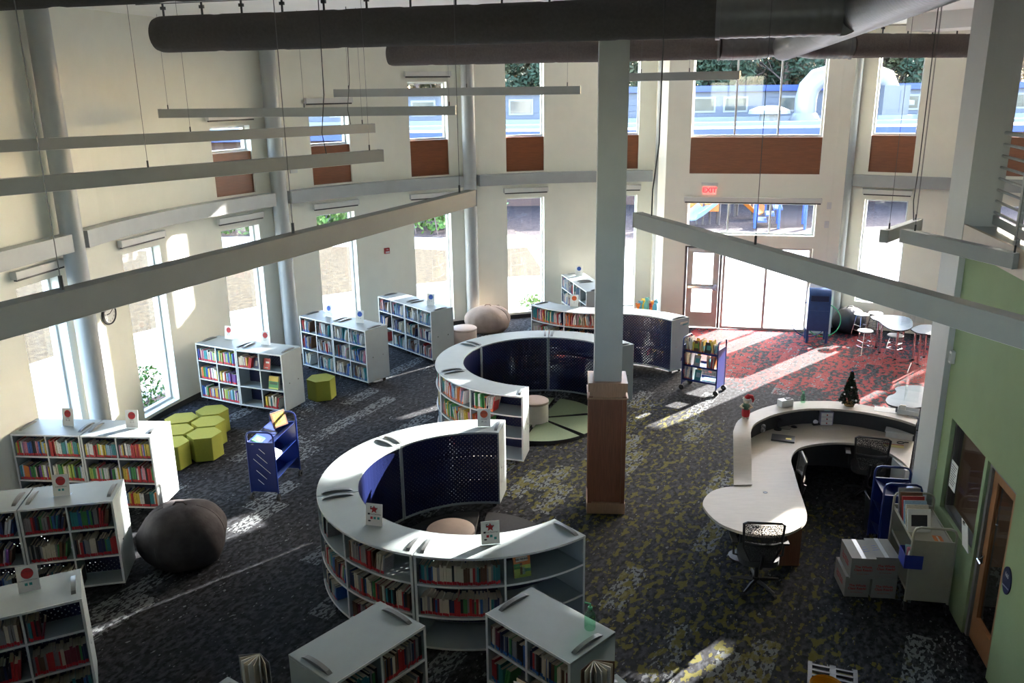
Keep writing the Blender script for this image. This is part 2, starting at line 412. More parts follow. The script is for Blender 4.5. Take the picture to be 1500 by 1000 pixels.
poly = [(p.x, p.y) for p in poly] + [(4.0, 21.25), (7.95, 20.5), (8.2, 21.3), (15.3, 17.25), (15.3, -5)]
mb.prism(poly, -0.12, 0.0); struct('floor', mb, fl)
poly = [(p[0], p[1]) for p in poly[:-5]] + [(4.0, 22.7), (8.5, 22.0), (15.3, 17.6), (15.3, -5.2)]
mb = MB(); mb.prism(poly, CEIL, CEIL + 0.15); struct('ceiling', mb, M_CEIL)
# ceiling joint lines and a dropped bulkhead over the entry side
mb = MB()
mb.mbox(Matrix.Translation((10.6, 15.2, CEIL - 0.16)) @ Matrix.Rotation(R(-52), 4, 'Z'), (7.6, 1.0, 0.32)); struct('trim_1', mb, M_CEIL)

# ---- curved window wall
LOW0, LOW1 = 0.16, 3.22
WIN = {2: (162.6, 168.8), 3: (146.6, 152.7), 4: (131.3, 137.4), 5: (115.9, 121.9), 6: (101.0, 106.9), 7: (86.5, 91.9)}
HEAD = {3: 5.28, 4: 5.55, 5: 6.12, 6: 6.62, 7: 6.75}
UP0, WD0 = 4.76, 3.9
holes = []
for k, (a0, a1) in WIN.items():
    holes.append((a0, a1, LOW0, LOW1))
    if k in HEAD: holes.append((a0, a1, WD0, HEAD[k]))
us = breaks([h[0] for h in holes] + [h[1] for h in holes], 82.0, AEND, 2.6)
zs = breaks([h[2] for h in holes] + [h[3] for h in holes], 0.0, CEIL)
mb = grid_wall(us, zs, holes, lambda u, z, d: pol(u, RW + d, z), 0.32)
struct('wall_left', mb, M_WALL)
s0, s1 = q_hit(85, 398.6)[0], q_hit(22.4, 419.6)[0]
qh = [(s0, s1, LOW0, LOW1)]
struct('wall_left_near', grid_wall(breaks([s0, s1], 0, 18.6), breaks([LOW0, LOW1], 0, CEIL), qh, lambda u, z, d: qpt(u, z, d), .32), M_WALL)
# dark base strip along the curved wall
mb = MB(); mb.arc(RW - 0.014, RW + 0.002, 82.5, AEND, 0.0, 0.10, CX, CY, seg=48); struct('baseboard_left', mb, mk('base_rubber', (0.03, 0.03, 0.032), 0.6))

def window(no, w, z0, z1, mullions=(), loc=None, rz=0.0, frame=M_ALU, fw=0.045, fd=0.09, panel=None, sill=True, transoms=()):
    """framed window; local x along the wall, y outward"""
    root = empty('window_%d' % no, loc, rz, kind='structure')
    h = w / 2
    def bar(lo, hi): mbx = MB(); mbx.box(lo, hi); mbx.build('frame', frame, root)
    mbx = MB()
    mbx.box((-h, 0, z0), (-h + fw, fd, z1)); mbx.box((h - fw, 0, z0), (h, fd, z1))
    mbx.box((-h + fw, 0, z0), (h - fw, fd, z0 + fw)); mbx.box((-h + fw, 0, z1 - fw), (h - fw, fd, z1))
    mbx.build('frame', frame, root)
    xs = [-h + fw] + [x for q in mullions for x in (q - fw / 2, q + fw / 2)] + [h - fw]
    for q in mullions:
        mbx = MB(); mbx.box((q - fw / 2, 0, z0 + fw), (q + fw / 2, fd, z1 - fw)); mbx.build('mullion', frame, root)
    for i in range(0, len(xs), 2):
        mbx = MB(); mbx.box((xs[i], fd * .45, z0 + fw), (xs[i + 1], fd * .45 + 0.008, z1 - fw)); mbx.build('pane', M_GLASS, root)
    if panel:
        p0, p1 = panel
        mbx = MB(); mbx.box((-h + .02, -0.12, p0 + .02), (h - .02, -0.08, p1 - .02)); mbx.build('spandrel_panel', M_WOODP, root)
        mbx = MB(); mbx.box((-h, -0.13, p0), (-h + .02, 0.05, p1)); mbx.box((h - .02, -0.13, p0), (h, 0.05, p1)); mbx.box((-h + .02, -0.13, p0), (h - .02, 0.05, p0 + .02)); mbx.box((-h + .02, -0.13, p1 - .02), (h - .02, 0.05, p1)); mbx.build('panel_edge', M_WOODP, root)
    return root
SHADES = []
def shade(loc, rz, w, where):
    root = empty('roller_shade', loc, rz, 'grey roller shade box above the ' + where, 'window shade', 'roller shade boxes over the windows')
    mb = MB(); mb.box((-w / 2, -0.10, 0), (w / 2, 0.0, 0.11)); mb.build('cassette', M_SHADE, root)
    mb = MB(); mb.box((-w / 2 + .012, -0.085, -0.03), (w / 2 - .012, -0.03, 0)); mb.build('rolled_fabric', M_BLACK, root)
    for x in (-w / 2 - .012, w / 2): mb = MB(); mb.box((x, -0.105, -0.004), (x + .012, 0.0, 0.115)); mb.build('end_cap', M_SHADE, root)
ORD = {1: 'tall window past the wall clock and pipe column', 2: 'narrow window beside the wall clock', 3: 'narrow window behind the red-signed bookcase', 4: 'narrow window behind the blue-signed bookcases',
       5: 'narrow window next to the red fire alarm', 6: 'narrow window behind the tan bean bag', 7: 'narrow window behind the wood-clad column'}
wn = 1
for k, (a0, a1) in WIN.items():
    am = (a0 + a1) / 2; wd = 2 * (RW + 0.2) * math.sin(R((a1 - a0) / 2)) + 0.012; rz = R(am - 90)
    window(wn, wd, LOW0, LOW1, loc=pol(am, (RW + 0.17) * math.cos(R((a1 - a0) / 2))), rz=rz); wn += 1
    shade(pol(am, RW * math.cos(R(3)), LOW1 + 0.15), rz, wd + 0.12, 'lower ' + ORD[k])
    if k in HEAD:
        window(wn, wd, UP0, HEAD[k], loc=pol(am, (RW + 0.17) * math.cos(R((a1 - a0) / 2))), rz=rz, panel=(WD0, UP0 - .005)); wn += 1
        if k < 6: shade(pol(am, RW * math.cos(R(3)), HEAD[k] + 0.13), rz, wd + 0.12, 'upper ' + ORD[k])
qrz = math.atan2(-QU.y, -QU.x)
window(wn, s1 - s0, LOW0, LOW1, loc=qpt((s0 + s1) / 2, 0, .17), rz=qrz); wn += 1
shade(qpt((s0 + s1) / 2, LOW1 + .15, -.005), qrz, s1 - s0 + .12, ORD[1])
# ---- entry wall
eh = [(-0.18, 2.84, WD0, 6.75), (-0.18, 2.84, 2.42, 3.2), (-0.2, 2.84, 0.0, 2.12)]
us = breaks([h[0] for h in eh] + [h[1] for h in eh], -0.75, 3.42); zs = breaks([h[2] for h in eh] + [h[3] for h in eh], 0.0, CEIL)
def ept(u, z, d): p = E0 + EU * u + EN * d; return Vector((p.x, p.y, z))
struct('wall_back', grid_wall(us, zs, eh, ept, 0.32), M_WALL)
mb = MB()
for q in [(ept(-0.75, 0, 0.32), Vector((3.75, 22.75, 0)))]:
    a, b_ = q; d = (b_ - a).normalized(); n_ = Vector((-d.y, d.x, 0)) * 0.16
    mb.prism([(a - n_ * 0)[:2], b_[:2], (b_ - n_ * 2)[:2], (a - n_ * 2)[:2]], 0, CEIL)
struct('wall_entry_side', mb, M_WALL)
mb = MB(); a, b_ = ept(3.42, 0, .02), fpt(-.3, 0, .0); d = (b_ - a).normalized(); n_ = Vector((-d.y, d.x, 0)) * .28
mb.prism([a[:2], b_[:2], (b_ + n_)[:2], (a + n_)[:2]], 0, CEIL); struct('wall_entry_return', mb, M_WALL)
erz = math.atan2(EU.y, EU.x)
window(wn, 3.02, UP0, 6.75, (-0.49, 0.51), ept(1.33, 0, 0.17), erz, panel=(WD0, UP0 - .005)); wn += 1
window(wn, 3.02, 2.42, 3.2, (-0.53, 0.47), ept(1.33, 0, 0.17), erz); wn += 1
shade(ept(1.33, 3.23, 0), erz, 3.2, 'wide transom window over the entry doors')
# doors: one leaf with a panic bar, then two glazed sidelights
M_DOORA = mk('door_aluminium', (0.40, 0.38, 0.35), 0.4, 0.03, 8, metal=0.2)
dr = empty('door_1', ept(0.26, 0, 0.10), erz, kind='structure')
mb = MB()
for lo, hi in (((-.46, 0, 0), (-.40, .12, 2.12)), ((.40, 0, 0), (.46, .12, 2.12)), ((-.40, 0, 2.06), (.40, .12, 2.12))): mb.box(lo, hi)
mb.build('door_frame', M_DARKFR, dr)
mb = MB()
for lo, hi in (((-.395, .02, .01), (-.25, .07, 2.055)), ((.25, .02, .01), (.395, .07, 2.055)), ((-.25, .02, .01), (.25, .07, .40)), ((-.25, .02, 1.0), (.25, .07, 1.13)), ((-.25, .02, 1.93), (.25, .07, 2.055))): mb.box(lo, hi)
leaf = mb.build('door_leaf', M_DOORA, dr)
for z0, z1 in ((.40, 1.0), (1.13, 1.93)):
    mb = MB(); mb.box((-.25, .04, z0), (.25, .048, z1)); mb.build('pane', M_GLASS, leaf)
mb = MB(); mb.box((-.36, -.05, 1.03), (.30, 0.0, 1.09)); mb.box((.28, -.07, .99), (.37, .02, 1.15)); mb.build('panic_bar', M_CHROME, leaf)
mb = MB(); mb.box((-.36, -.06, 1.98), (.02, .02, 2.05)); mb.build('door_closer', M_ALU, leaf)
window(wn, 2.10, 0.0, 2.12, (0.0,), ept(1.79, 0, 0.10), erz, fw=0.06, frame=M_DOORA); wn += 1
# ---- wall right of the entry
def f_hit(x, y):
    d = ray(x, y); t = (F0 - EYE).dot(FN) / d.dot(FN); p = EYE + d * t
    return (p - F0).dot(FU), p.z
S9 = f_hit(1471, 170)[0]
fh = [(0.44, 1.42, WD0, 6.75), (0.44, 1.42, 0.68, 3.24), (S9, S9 + .98, WD0, 7.1), (S9, S9 + .98, .68, 3.24), (5.42, 6.06, 5.15, 7.1)]
us = breaks([h[0] for h in fh] + [h[1] for h in fh], -0.35, 8.6); zs = breaks([h[2] for h in fh] + [h[3] for h in fh], 0.0, CEIL)
struct('wall_right', grid_wall(us, zs, fh, fpt, 0.32), M_WALL)
frz = math.atan2(FU.y, FU.x)
window(wn, 0.99, UP0, 6.75, (), fpt(0.93, 0, 0.17), frz, panel=(WD0, UP0 - .005)); wn += 1
window(wn, 0.99, 0.68, 3.24, (), fpt(0.93, 0, 0.17), frz); wn += 1
window(wn, 0.99, UP0, 7.1, (), fpt(S9 + .49, 0, 0.17), frz, panel=(WD0, UP0 - .005)); wn += 1
window(wn, 0.99, 0.68, 3.24, (), fpt(S9 + .49, 0, 0.17), frz); wn += 1
window(wn, 0.65, 5.15, 7.1, (), fpt(5.74, 0, 0.17), frz); wn += 1  # unseen window, its size set to shape the sun patches indoors
shade(fpt(0.93, 3.38, 0), frz, 1.08, 'narrow window beside the blue mailbox')
mb = MB(); mb.mbox(Matrix.Translation(fpt(2.0, 3.69, -0.06)) @ Matrix.Rotation(frz, 4, 'Z'), (3.9, 0.14, 0.28)); struct('trim_2', mb, M_STEEL)
# ---- pipe columns and the ring beam between them
cols = []
for x, y in ((98, 300), (407, 260), (688, 250), (968, 265)):
    cols.append(cyl_hit(x, y, RW - 0.2)[0])
for i, a in enumerate(cols):
    p = pol(a, RW - 0.2); mb = MB(); mb.cyl((0, 0), 0.165, 0, CEIL - .002, 24)
    o = struct('column', mb, M_STEEL, smooth=True); o.location = (p.x, p.y, 0)
    mb = MB(); mb.cyl((0, 0), 0.19, CEIL - .05, CEIL - .003, 20); mb.build('column_cap', M_STEEL, o)
p = fpt(-0.02, 0, -0.16); mb = MB(); mb.cyl((0, 0), 0.15, 0, CEIL - .002, 24); o = struct('column', mb, M_STEEL, smooth=True); o.location = p
segs = [(cols[i + 1] + 1.3, cols[i] - 1.3) for i in range(len(cols) - 1)]
for i, (a0, a1) in enumerate(segs):
    mb = MB(); mb.arc(RW - 0.34, RW - 0.10, a0, a1, 3.60, 3.87, CX, CY, seg=max(6, int((a1 - a0) / 2.5)))
    struct('trim_%d' % (i + 3), mb, M_STEEL)

mb = MB(); mb.prism([qpt(.22, 0, -.12)[:2], qpt(12, 0, -.12)[:2], qpt(12, 0, -.34)[:2], qpt(.22, 0, -.34)[:2]], 3.60, 3.87); struct('trim_7', mb, M_STEEL)
# ---- wood-clad column in the middle of the room
ca = Vector((1.34, 11.42, 0)); crz = R(-4)
root = empty('column', ca, crz, kind='structure')
mb = MB(); mb.box((-.19, -.19, 1.92), (.19, .19, CEIL - .002)); mb.build('shaft', mk('shaft_paint', (0.46, 0.47, 0.445), .5, .03, 4), root)
mb = MB(); mb.box((-.225, -.225, .16), (.225, .225, 1.90)); mb.build('wood_cladding', M_WOODC, root)
mb = MB()
for sx in (-1, 1):
    for sy in (-1, 1): mb.box((sx * .235 - .03, sy * .235 - .03, .15), (sx * .235 + .03, sy * .235 + .03, 1.80))
mb.build('corner_trim', M_WOODC, root)
mb = MB(); mb.box((-.275, -.275, 0), (.275, .275, .17)); mb.build('plinth', M_WOODT, root, bevel=.008)
mb = MB(); mb.box((-.25, -.25, 1.78), (.25, .25, 1.97)); mb.box((-.272, -.272, 1.87), (.272, .272, 2.0)); mb.box((-.285, -.285, 1.765), (.285, .285, 1.785)); mb.build('capital', M_WOODT, root)

# ---- right: big column, green wall, upper gallery with its railing
wrz = math.atan2(WU.y, WU.x) - pi / 2
o_rz = math.atan2(-WU.y, -WU.x)
def wpt(s, z=0.0, d=0.0): p = W0 + WU * s + WN * d; return Vector((p.x, p.y, z))
SC0 = 1.30                                   # where the green wall meets the big column
mb = MB(); mb.mbox(Matrix.Translation(wpt(SC0 + .33, CEIL / 2, 0.115)) @ Matrix.Rotation(wrz, 4, 'Z'), (0.37, 0.66, CEIL - .004)); struct('column', mb, mk('column_paint', (0.50, 0.49, 0.46), 0.6, .02, 4))
gh = [(-0.14, 1.0, 0.94, 2.1), (-1.0, -0.22, 0.0, 2.1)]
us = breaks([h[0] for h in gh] + [h[1] for h in gh], -13.2, SC0); zs = breaks([h[2] for h in gh] + [h[3] for h in gh], 0.0, 4.09)
struct('wall_green', grid_wall(us, zs, gh, lambda u, z, d: wpt(u, z, d), 0.16), M_GREEN)
GZ = 4.34
mb = MB()
mb.prism([wpt(SC0 - .01, 0, -.02)[:2], wpt(SC0 - .01, 0, 3.2)[:2], (15, 9.0), (15, -5), wpt(-13.2, 0, -.02)[:2]], 4.10, GZ); struct('floor_upper', mb, [mk('gallery_floor', (0.25, 0.27, 0.28), 0.35)])
mb = MB(); mb.mbox(Matrix.Translation(wpt((SC0 - 13.2) / 2, 4.23, -.045)) @ Matrix.Rotation(wrz, 4, 'Z'), (0.04, 14.5, 0.26)); struct('trim_8', mb, mk('tan_fascia', (0.50, 0.40, 0.30), 0.5, .05, 4))
mb = MB(); mb.box((-9.9, -5, 4.03), (wpt(-12, 0, 0).x, 0.35, GZ)); struct('floor_gallery', mb, MATS['gallery_floor'])
# shell out of the picture
rh = [(-7.4, -4.6, 4.9, 6.5), (-1.2, 1.6, 4.9, 6.5)]  # rear windows, added to let in daylight as front fill
struct('wall_rear', grid_wall(breaks([h[i] for h in rh for i in (0, 1)], -10.5, 15.3), breaks([4.9, 6.5], 0, CEIL), rh, lambda u, z, d: Vector((u, -5.0 - d, z)), .25), M_WALL)
for h in rh: window(wn, h[1] - h[0], 4.9, 6.5, (-.45, .45), ((h[0] + h[1]) / 2, -5.08, 0), pi); wn += 1
mb = MB(); mb.box((15.0, -5, 0), (15.25, 17.4, CEIL)); struct('wall_side', mb, M_WALL)
# room behind the green wall
mb = MB(); mb.prism([wpt(-3.5, 0, 2.6)[:2], wpt(SC0, 0, 2.6)[:2], wpt(SC0, 0, 2.75)[:2], wpt(-3.5, 0, 2.75)[:2]], 0, 4.0); struct('wall_office', mb, mk('office_wall', (0.36, 0.22, 0.15), .7, .1, 3))
mb = MB(); mb.prism([wpt(SC0, 0, .18)[:2], wpt(SC0, 0, 2.75)[:2], wpt(SC0 + .12, 0, 2.75)[:2], wpt(SC0 + .12, 0, .18)[:2]], 0, 4.0); struct('wall_office_end', mb, MATS['office_wall'])
root = empty('added_office_light', wpt(-.6, 3.2, 1.4), o_rz, 'added unseen light panel brightening the office behind the green wall', 'ceiling light')  # unseen lamp, added to brighten the room behind the office window
mb = MB(); mb.box((-.3, -.3, 0), (.3, .3, .05)); mb.build('housing', M_WHITE, root); mb = MB(); mb.box((-.27, -.27, -.006), (.27, .27, 0)); mb.build('diffuser', mk('added_office_lamp', (.8, .8, .8), .5, emit=((1, .93, .82), 1.6)), root)
mb = MB(); mb.tube([(0, 0, .05), (0, 0, .80)], .01, 6); mb.build('hanger_rod', M_STEEL, root)
# office window and door in the green wall  (local x along the wall towards the camera, y into the office)
fr = window(wn, 1.14, 0.94, 2.1, (), wpt(0.43, 0, 0.05), o_rz, frame=M_DARKFR, fw=0.05); wn += 1
for c in fr.children: pass
dr = empty('door_2', wpt(-0.61, 0, 0.05), o_rz, kind='structure')
mb = MB()
for lo, hi in (((-.39, -.02, 0), (-.33, .12, 2.10)), ((.33, -.02, 0), (.39, .12, 2.10)), ((-.33, -.02, 2.05), (.33, .12, 2.10))): mb.box(lo, hi)
mb.build('door_frame', mk('grey_door_frame', (0.19, 0.19, 0.18), 0.5), dr)
mb = MB()
for lo, hi in (((-.325, .01, .01), (-.21, .055, 2.045)), ((.21, .01, .01), (.325, .055, 2.045)), ((-.21, .01, .01), (.21, .055, .32)), ((-.21, .01, 1.93), (.21, .055, 2.045))): mb.box(lo, hi)
leaf = mb.build('door_leaf', M_DOORW, dr)
mb = MB(); mb.box((-.21, .03, .32), (.21, .038, 1.93)); mb.build('pane', M_GLASS, leaf)
mb = MB(); mb.cyl((-.27, 0), .028, .96, 1.06, 12); mb.tube([(-.27, 0, 1.0), (-.27, -.05, 1.0), (-.16, -.055, 1.0)], .011, 8); mb.build('door_handle', M_CHROME, leaf, smooth=True)

def mount_on_green(x, y, d=-0.012):
    dd = ray(x, y); t = (W0 - EYE).dot(WN) / dd.dot(WN); p = EYE + dd * t
    return p + WN * d
# oval room sign, switches, wall speaker on the green wall
p = mount_on_green(1476, 850, -.006)
root = empty('room_sign', p, o_rz, 'navy oval room number sign on the green wall beside the office door', 'sign')
mb = MB(); N = 28; ov = [(.10 * math.cos(2 * pi * k / N), .145 * math.sin(2 * pi * k / N)) for k in range(N)]
mb.prism(ov, -.006, .006); mb.xf(Matrix.Rotation(pi / 2, 4, 'X')); mb.build('plate', mk('navy_plastic', (0.012, 0.016, 0.06), .35), root)
mb = MB(); mb.mbox(Matrix.Translation((0, -.008, -.07)) @ Matrix.Rotation(R(-8), 4, 'Y'), (.15, .003, .012)); mb.build('stripe', mk('grey_stripe', (.25, .25, .30), .5), root)
text('165', .06, FACE(0, -.0085, .055), M_PAPER, root, bold=.002)
for x, y, nm, lab, sz, cat in ((1398, 523, 'wall_speaker', 'small grey rectangular speaker box on the green wall by the big column', (.075, .05, .15), 'speaker'),
        (1364, 672, 'light_switch', 'white rocker switch plate on the green wall next to the column', (.07, .012, .115), 'switch'),
        (1371, 678, 'light_switch', 'white double switch plate on the green wall near the office window', (.12, .014, .115), 'switch')):
    p = mount_on_green(x, y, -sz[1]); root = empty(nm, p, o_rz, lab, cat)
    mb = MB(); mb.box((-sz[0] / 2, 0, -sz[2] / 2), (sz[0] / 2, sz[1], sz[2] / 2)); mb.build('plate', M_WHITE if nm != 'wall_speaker' else M_SHADE, root, bevel=.004)
    mb = MB(); mb.box((-sz[0] * .25, -.006, -sz[2] * .3), (sz[0] * .25, 0, sz[2] * .3)); mb.build('rocker' if nm != 'wall_speaker' else 'grille', M_PAPER if nm != 'wall_speaker' else M_STEEL, root)
# notice on the office glass, leaflet standing in the sill
root = empty('notice', wpt(0.78, 1.45, 0.03), o_rz, 'printed white notice taped to the office window', 'notice')
mb = MB(); mb.box((-.11, -.002, -.17), (.11, .002, .17)); mb.build('sheet', M_PAPER, root)
mb = MB()
for k in range(9): mb.box((-.085, -.004, .12 - .03 * k), (.085 - .02 * (k % 3), -.0025, .128 - .03 * k))
mb.build('print_lines', M_INK, root)
root = empty('clipboard', wpt(-0.05, 0.945, -0.03), o_rz, 'white clipboard hanging by the office door frame', 'clipboard')
mb = MB(); mb.mbox(Matrix.Translation((0, -.02, .17)) @ Matrix.Rotation(R(8), 4, 'X'), (.20, .006, .33)); mb.build('board', M_PAPER, root)
mb = MB(); mb.mbox(Matrix.Translation((0, -.05, .32)) @ Matrix.Rotation(R(8), 4, 'X'), (.06, .012, .03)); mb.build('clip', M_CHROME, root)

# gallery railing
ra, rb = G(1437, 322, GZ), G(1500, 357, GZ); rdir = (rb - ra).normalized()
root = empty('gallery_railing', ra, 0, 'grey steel gallery railing with eight horizontal rails above the green wall', 'railing')
M_RAIL = mk('railing_paint', (0.30, 0.305, 0.30), .4, .04, 8)
LEN = 6.0
for k in range(4):
    q = rdir * (k * 1.45); mb = MB(); mb.box((-.025, -.025, .0), (.025, .025, 1.06), rz=math.atan2(rdir.y, rdir.x)); o = mb.build('post', M_RAIL, root); o.location = q
for k in range(8):
    z = 1.04 - .125 * k; mb = MB(); mb.tube([(0, 0, z), tuple(rdir * LEN + Vector((0, 0, z)))], .016 if k else .022, 8); mb.build('rail', M_RAIL, root, smooth=True)
mb = MB(); dn = Vector((-rdir.y, rdir.x, 0)) * .012
mb.prism([(-dn)[:2], dn[:2], (rdir * LEN + dn)[:2], (rdir * LEN - dn)[:2]], .03, .13); mb.build('toe_plate', M_RAIL, root)

# ---- fittings on the curved wall
def on_arc(x, y, r=RW):
    a, z = cyl_hit(x, y, r); return pol(a, r, z), R(a - 90)
p, rz = on_arc(158, 459)
root = empty('wall_clock', p, rz, 'round wall clock with black rim and white dial', 'clock')
T = Matrix.Rotation(pi / 2, 4, 'X')
mb = MB(); mb.lathe([(.0, -.0), (.19, 0), (.195, .02), (.185, .045), (.165, .045), (.165, .03)], n=32).xf(T); mb.build('rim', M_BLACK, root, smooth=True)
mb = MB(); mb.cyl((0, 0), .166, .02, .031, 32).xf(T); mb.build('dial', M_PAPER, root)
for k in range(12):
    a = R(90 - 30 * (k + 1)); text(str(k + 1), .05, FACE(.13 * math.cos(a), -.033, .13 * math.sin(a)), M_INK, root, name='numeral')
for nm, a, ln, wd in (('hour_hand', 90 - 268, .08, .014), ('minute_hand', 90 - 60, .12, .009)):
    a = R(a); mb = MB(); mb.tube([(0, -.036, 0), (ln * math.cos(a), -.036, ln * math.sin(a))], wd / 2, 6); mb.build(nm, M_INK, root)
p, rz = on_arc(566, 367)
root = empty('fire_alarm', p, rz, 'red fire alarm sounder on the cream wall', 'fire alarm')
mb = MB(); mb.box((-.07, -.05, -.07), (.07, 0, .07)); mb.build('housing', mk('alarm_red', (.35, .02, .02), .35), root, bevel=.008)
mb = MB(); mb.box((-.05, -.062, -.05), (.05, -.05, -.01)); mb.build('strobe', M_WHITE, root)
text('FIRE', .035, FACE(0, -.0515, .03), M_PAPER, root)
for (x, y), lab in zip(((713, 450), (721.5, 450), (729.5, 449.5)), ('black data outlet', 'blank cream outlet', 'double power outlet')):
    p, rz = on_arc(x, y); root = empty('wall_outlet', p, rz, lab + ' in the row of three above the tan bean bag', 'outlet')
    mb = MB(); mb.box((-.035, -.008, -.058), (.035, 0, .058)); mb.build('plate', mk('outlet_plate', (.34, .31, .26), .5), root, bevel=.003)
    mb = MB(); mb.box((-.018, -.012, -.04), (.018, -.008, -.005)); mb.box((-.018, -.012, .005), (.018, -.008, .04)); mb.build('socket', M_BLACK if 'data' in lab else M_WALL, root)
p, rz = on_arc(429, 250)
root = empty('occupancy_sensor', p, rz, 'small white sensor box high on the wall by the pipe column', 'sensor'); mb = MB(); mb.box((-.09, -.05, -.05), (.09, 0, .05)); mb.build('housing', M_WHITE, root, bevel=.006); mb = MB(); mb.box((-.04, -.055, -.02), (.04, -.05, .02)); mb.build('lens', M_SHADE, root)
# exit sign
root = empty('exit_sign', ept(0.32, 3.40, -0.04), erz, 'red EXIT sign with clear panel hanging from a grey bar over the doors', 'exit sign')
mb = MB(); mb.box((-.20, -.03, .21), (.20, .03, .29)); mb.build('mount', M_SHADE, root)
mb = MB(); mb.box((-.16, -.006, 0), (.16, .006, .21)); mb.build('panel', mk('exit_panel', (.75, .40, .36), .3, emit=((1, .25, .2), .25)), root)
text('EXIT', .165, FACE(0, -.009, .105), mk('exit_red', (.7, .02, .02), .4, emit=((1, .02, .03), .9)), root, bold=.006)
for s_, z_, lab in ((-.42, 2.32, 'small grey motion sensor beside the entry door head'), ):
    root = empty('motion_sensor', ept(s_, z_, -.03), erz, lab, 'sensor'); mb = MB(); mb.box((-.05, 0, -.03), (.05, .03, .03)); mb.build('housing', M_SHADE, root, bevel=.005); mb = MB(); mb.box((-.03, -.006, -.012), (.03, 0, .012)); mb.build('lens', M_STEEL, root)
for s_, z_, lab in ((3.12, 3.17, 'white pull station plate right beside the transom window shade'), (3.1, 2.72, 'blank white plate on the wall beside the transom window')):
    root = empty('wall_plate', ept(s_, z_, -.02), erz, lab.replace(' right', ''), 'wall plate'); mb = MB(); mb.box((-.05, 0, -.08), (.05, .02, .08)); mb.build('plate', M_WHITE, root, bevel=.004); mb = MB(); mb.box((-.02, -.01, -.04), (.02, 0, .03)); mb.build('cover', M_SHADE, root)

# ================================================================== OUTSIDE
M_CONC = mk('concrete', (0.40, 0.40, 0.395), 0.8, 0.05, 2.5, bump=.05, bscale=30)
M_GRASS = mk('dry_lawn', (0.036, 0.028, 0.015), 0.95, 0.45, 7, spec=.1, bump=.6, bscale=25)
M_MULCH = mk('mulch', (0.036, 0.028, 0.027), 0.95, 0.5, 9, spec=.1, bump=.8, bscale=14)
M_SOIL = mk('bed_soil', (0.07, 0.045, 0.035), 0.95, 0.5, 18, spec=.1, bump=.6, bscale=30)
def ring(name, r0f, r1f, a0, a1, z0f, z1f, mat, step=4):
    mb = MB(); n = int(abs(a1 - a0) / step); vs = []; fs = []
    for i in range(n + 1):
        a = a0 + (a1 - a0) * i / n
        vs += [pol(a, r0f(a), z0f), pol(a, r1f(a), z1f)]
    for i in range(n): fs.append((2 * i, 2 * i + 1, 2 * i + 3, 2 * i + 2))
    mb.add(vs, fs); o = struct(name, mb, mat); return o
def rg(a): return 20.3 + max(0, min(1, (a - 104) / 30)) * 7.6            # outer edge of the lawn
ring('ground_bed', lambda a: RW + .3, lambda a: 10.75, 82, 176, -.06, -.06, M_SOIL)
ring('ground_walk', lambda a: 10.75, lambda a: 15.2, 66, 250, -.05, -.05, M_CONC)
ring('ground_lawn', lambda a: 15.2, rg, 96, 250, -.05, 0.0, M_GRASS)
ring('ground_path', rg, lambda a: rg(a) + 3.1, 96, 250, 0.0, 0.0, M_CONC)
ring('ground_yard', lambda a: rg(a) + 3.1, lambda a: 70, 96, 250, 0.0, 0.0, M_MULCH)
mb = MB(); mb.add([(3.0, 21.4, -.055), (30, 9, -.055), (34, 30, -.055), (12.5, 33.2, -.055), (1.6, 33.0, -.055)], [(0, 1, 2, 3, 4)]); struct('ground_terrace', mb, M_CONC)
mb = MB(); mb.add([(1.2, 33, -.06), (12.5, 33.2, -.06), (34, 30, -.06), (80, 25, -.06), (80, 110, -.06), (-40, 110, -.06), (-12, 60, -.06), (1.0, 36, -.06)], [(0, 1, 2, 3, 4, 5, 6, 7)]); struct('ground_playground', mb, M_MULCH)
# manhole cover in the terrace
root = empty('manhole_cover', G(1098, 395, -.05) + Vector((0, 0, .002)), 0, 'round metal drain cover set in the pale terrace outside the doors', 'drain cover')
mb = MB(); mb.cyl((0, 0), .42, 0, .012, 28); mb.build('lid', mk('lid_metal', (.30, .29, .28), .6), root); mb = MB(); mb.lathe([(.42, 0), (.5, 0), (.5, .014), (.42, .014), (.42, 0)], n=28); mb.build('ring', MATS['lid_metal'], root)

M_LEAFG = mk('leaf_green', (0.05, 0.10, 0.02), 0.7, 0.5, 14, spec=.2)
M_LEAFD = mk('leaf_dark', (0.020, 0.034, 0.018), 0.8, 0.4, 6, spec=.2)
M_LEAFO = mk('leaf_ochre', (0.10, 0.065, 0.028), 0.8, 0.5, 4, spec=.2)
M_LEAFM = mk('leaf_mixed', (0.05, 0.052, 0.026), 0.8, 0.6, 3, spec=.2)
M_BARK = mk('bark', (0.10, 0.07, 0.06), .9, .3, 12, bump=.3)
def leaves(n, fn, size, rnd):
    mb = MB()
    for _ in range(n):
        c = Vector(fn()); s = size * rnd.uniform(.6, 1.3)
        u = Vector((rnd.gauss(0, 1), rnd.gauss(0, 1), rnd.gauss(0, 1))).normalized(); v = u.orthogonal().normalized() * s * .5
        mb.add([c - u * s, c + v, c + u * s, c - v], [(0, 1, 2, 3)])
    return mb
rnd = random.Random(5)
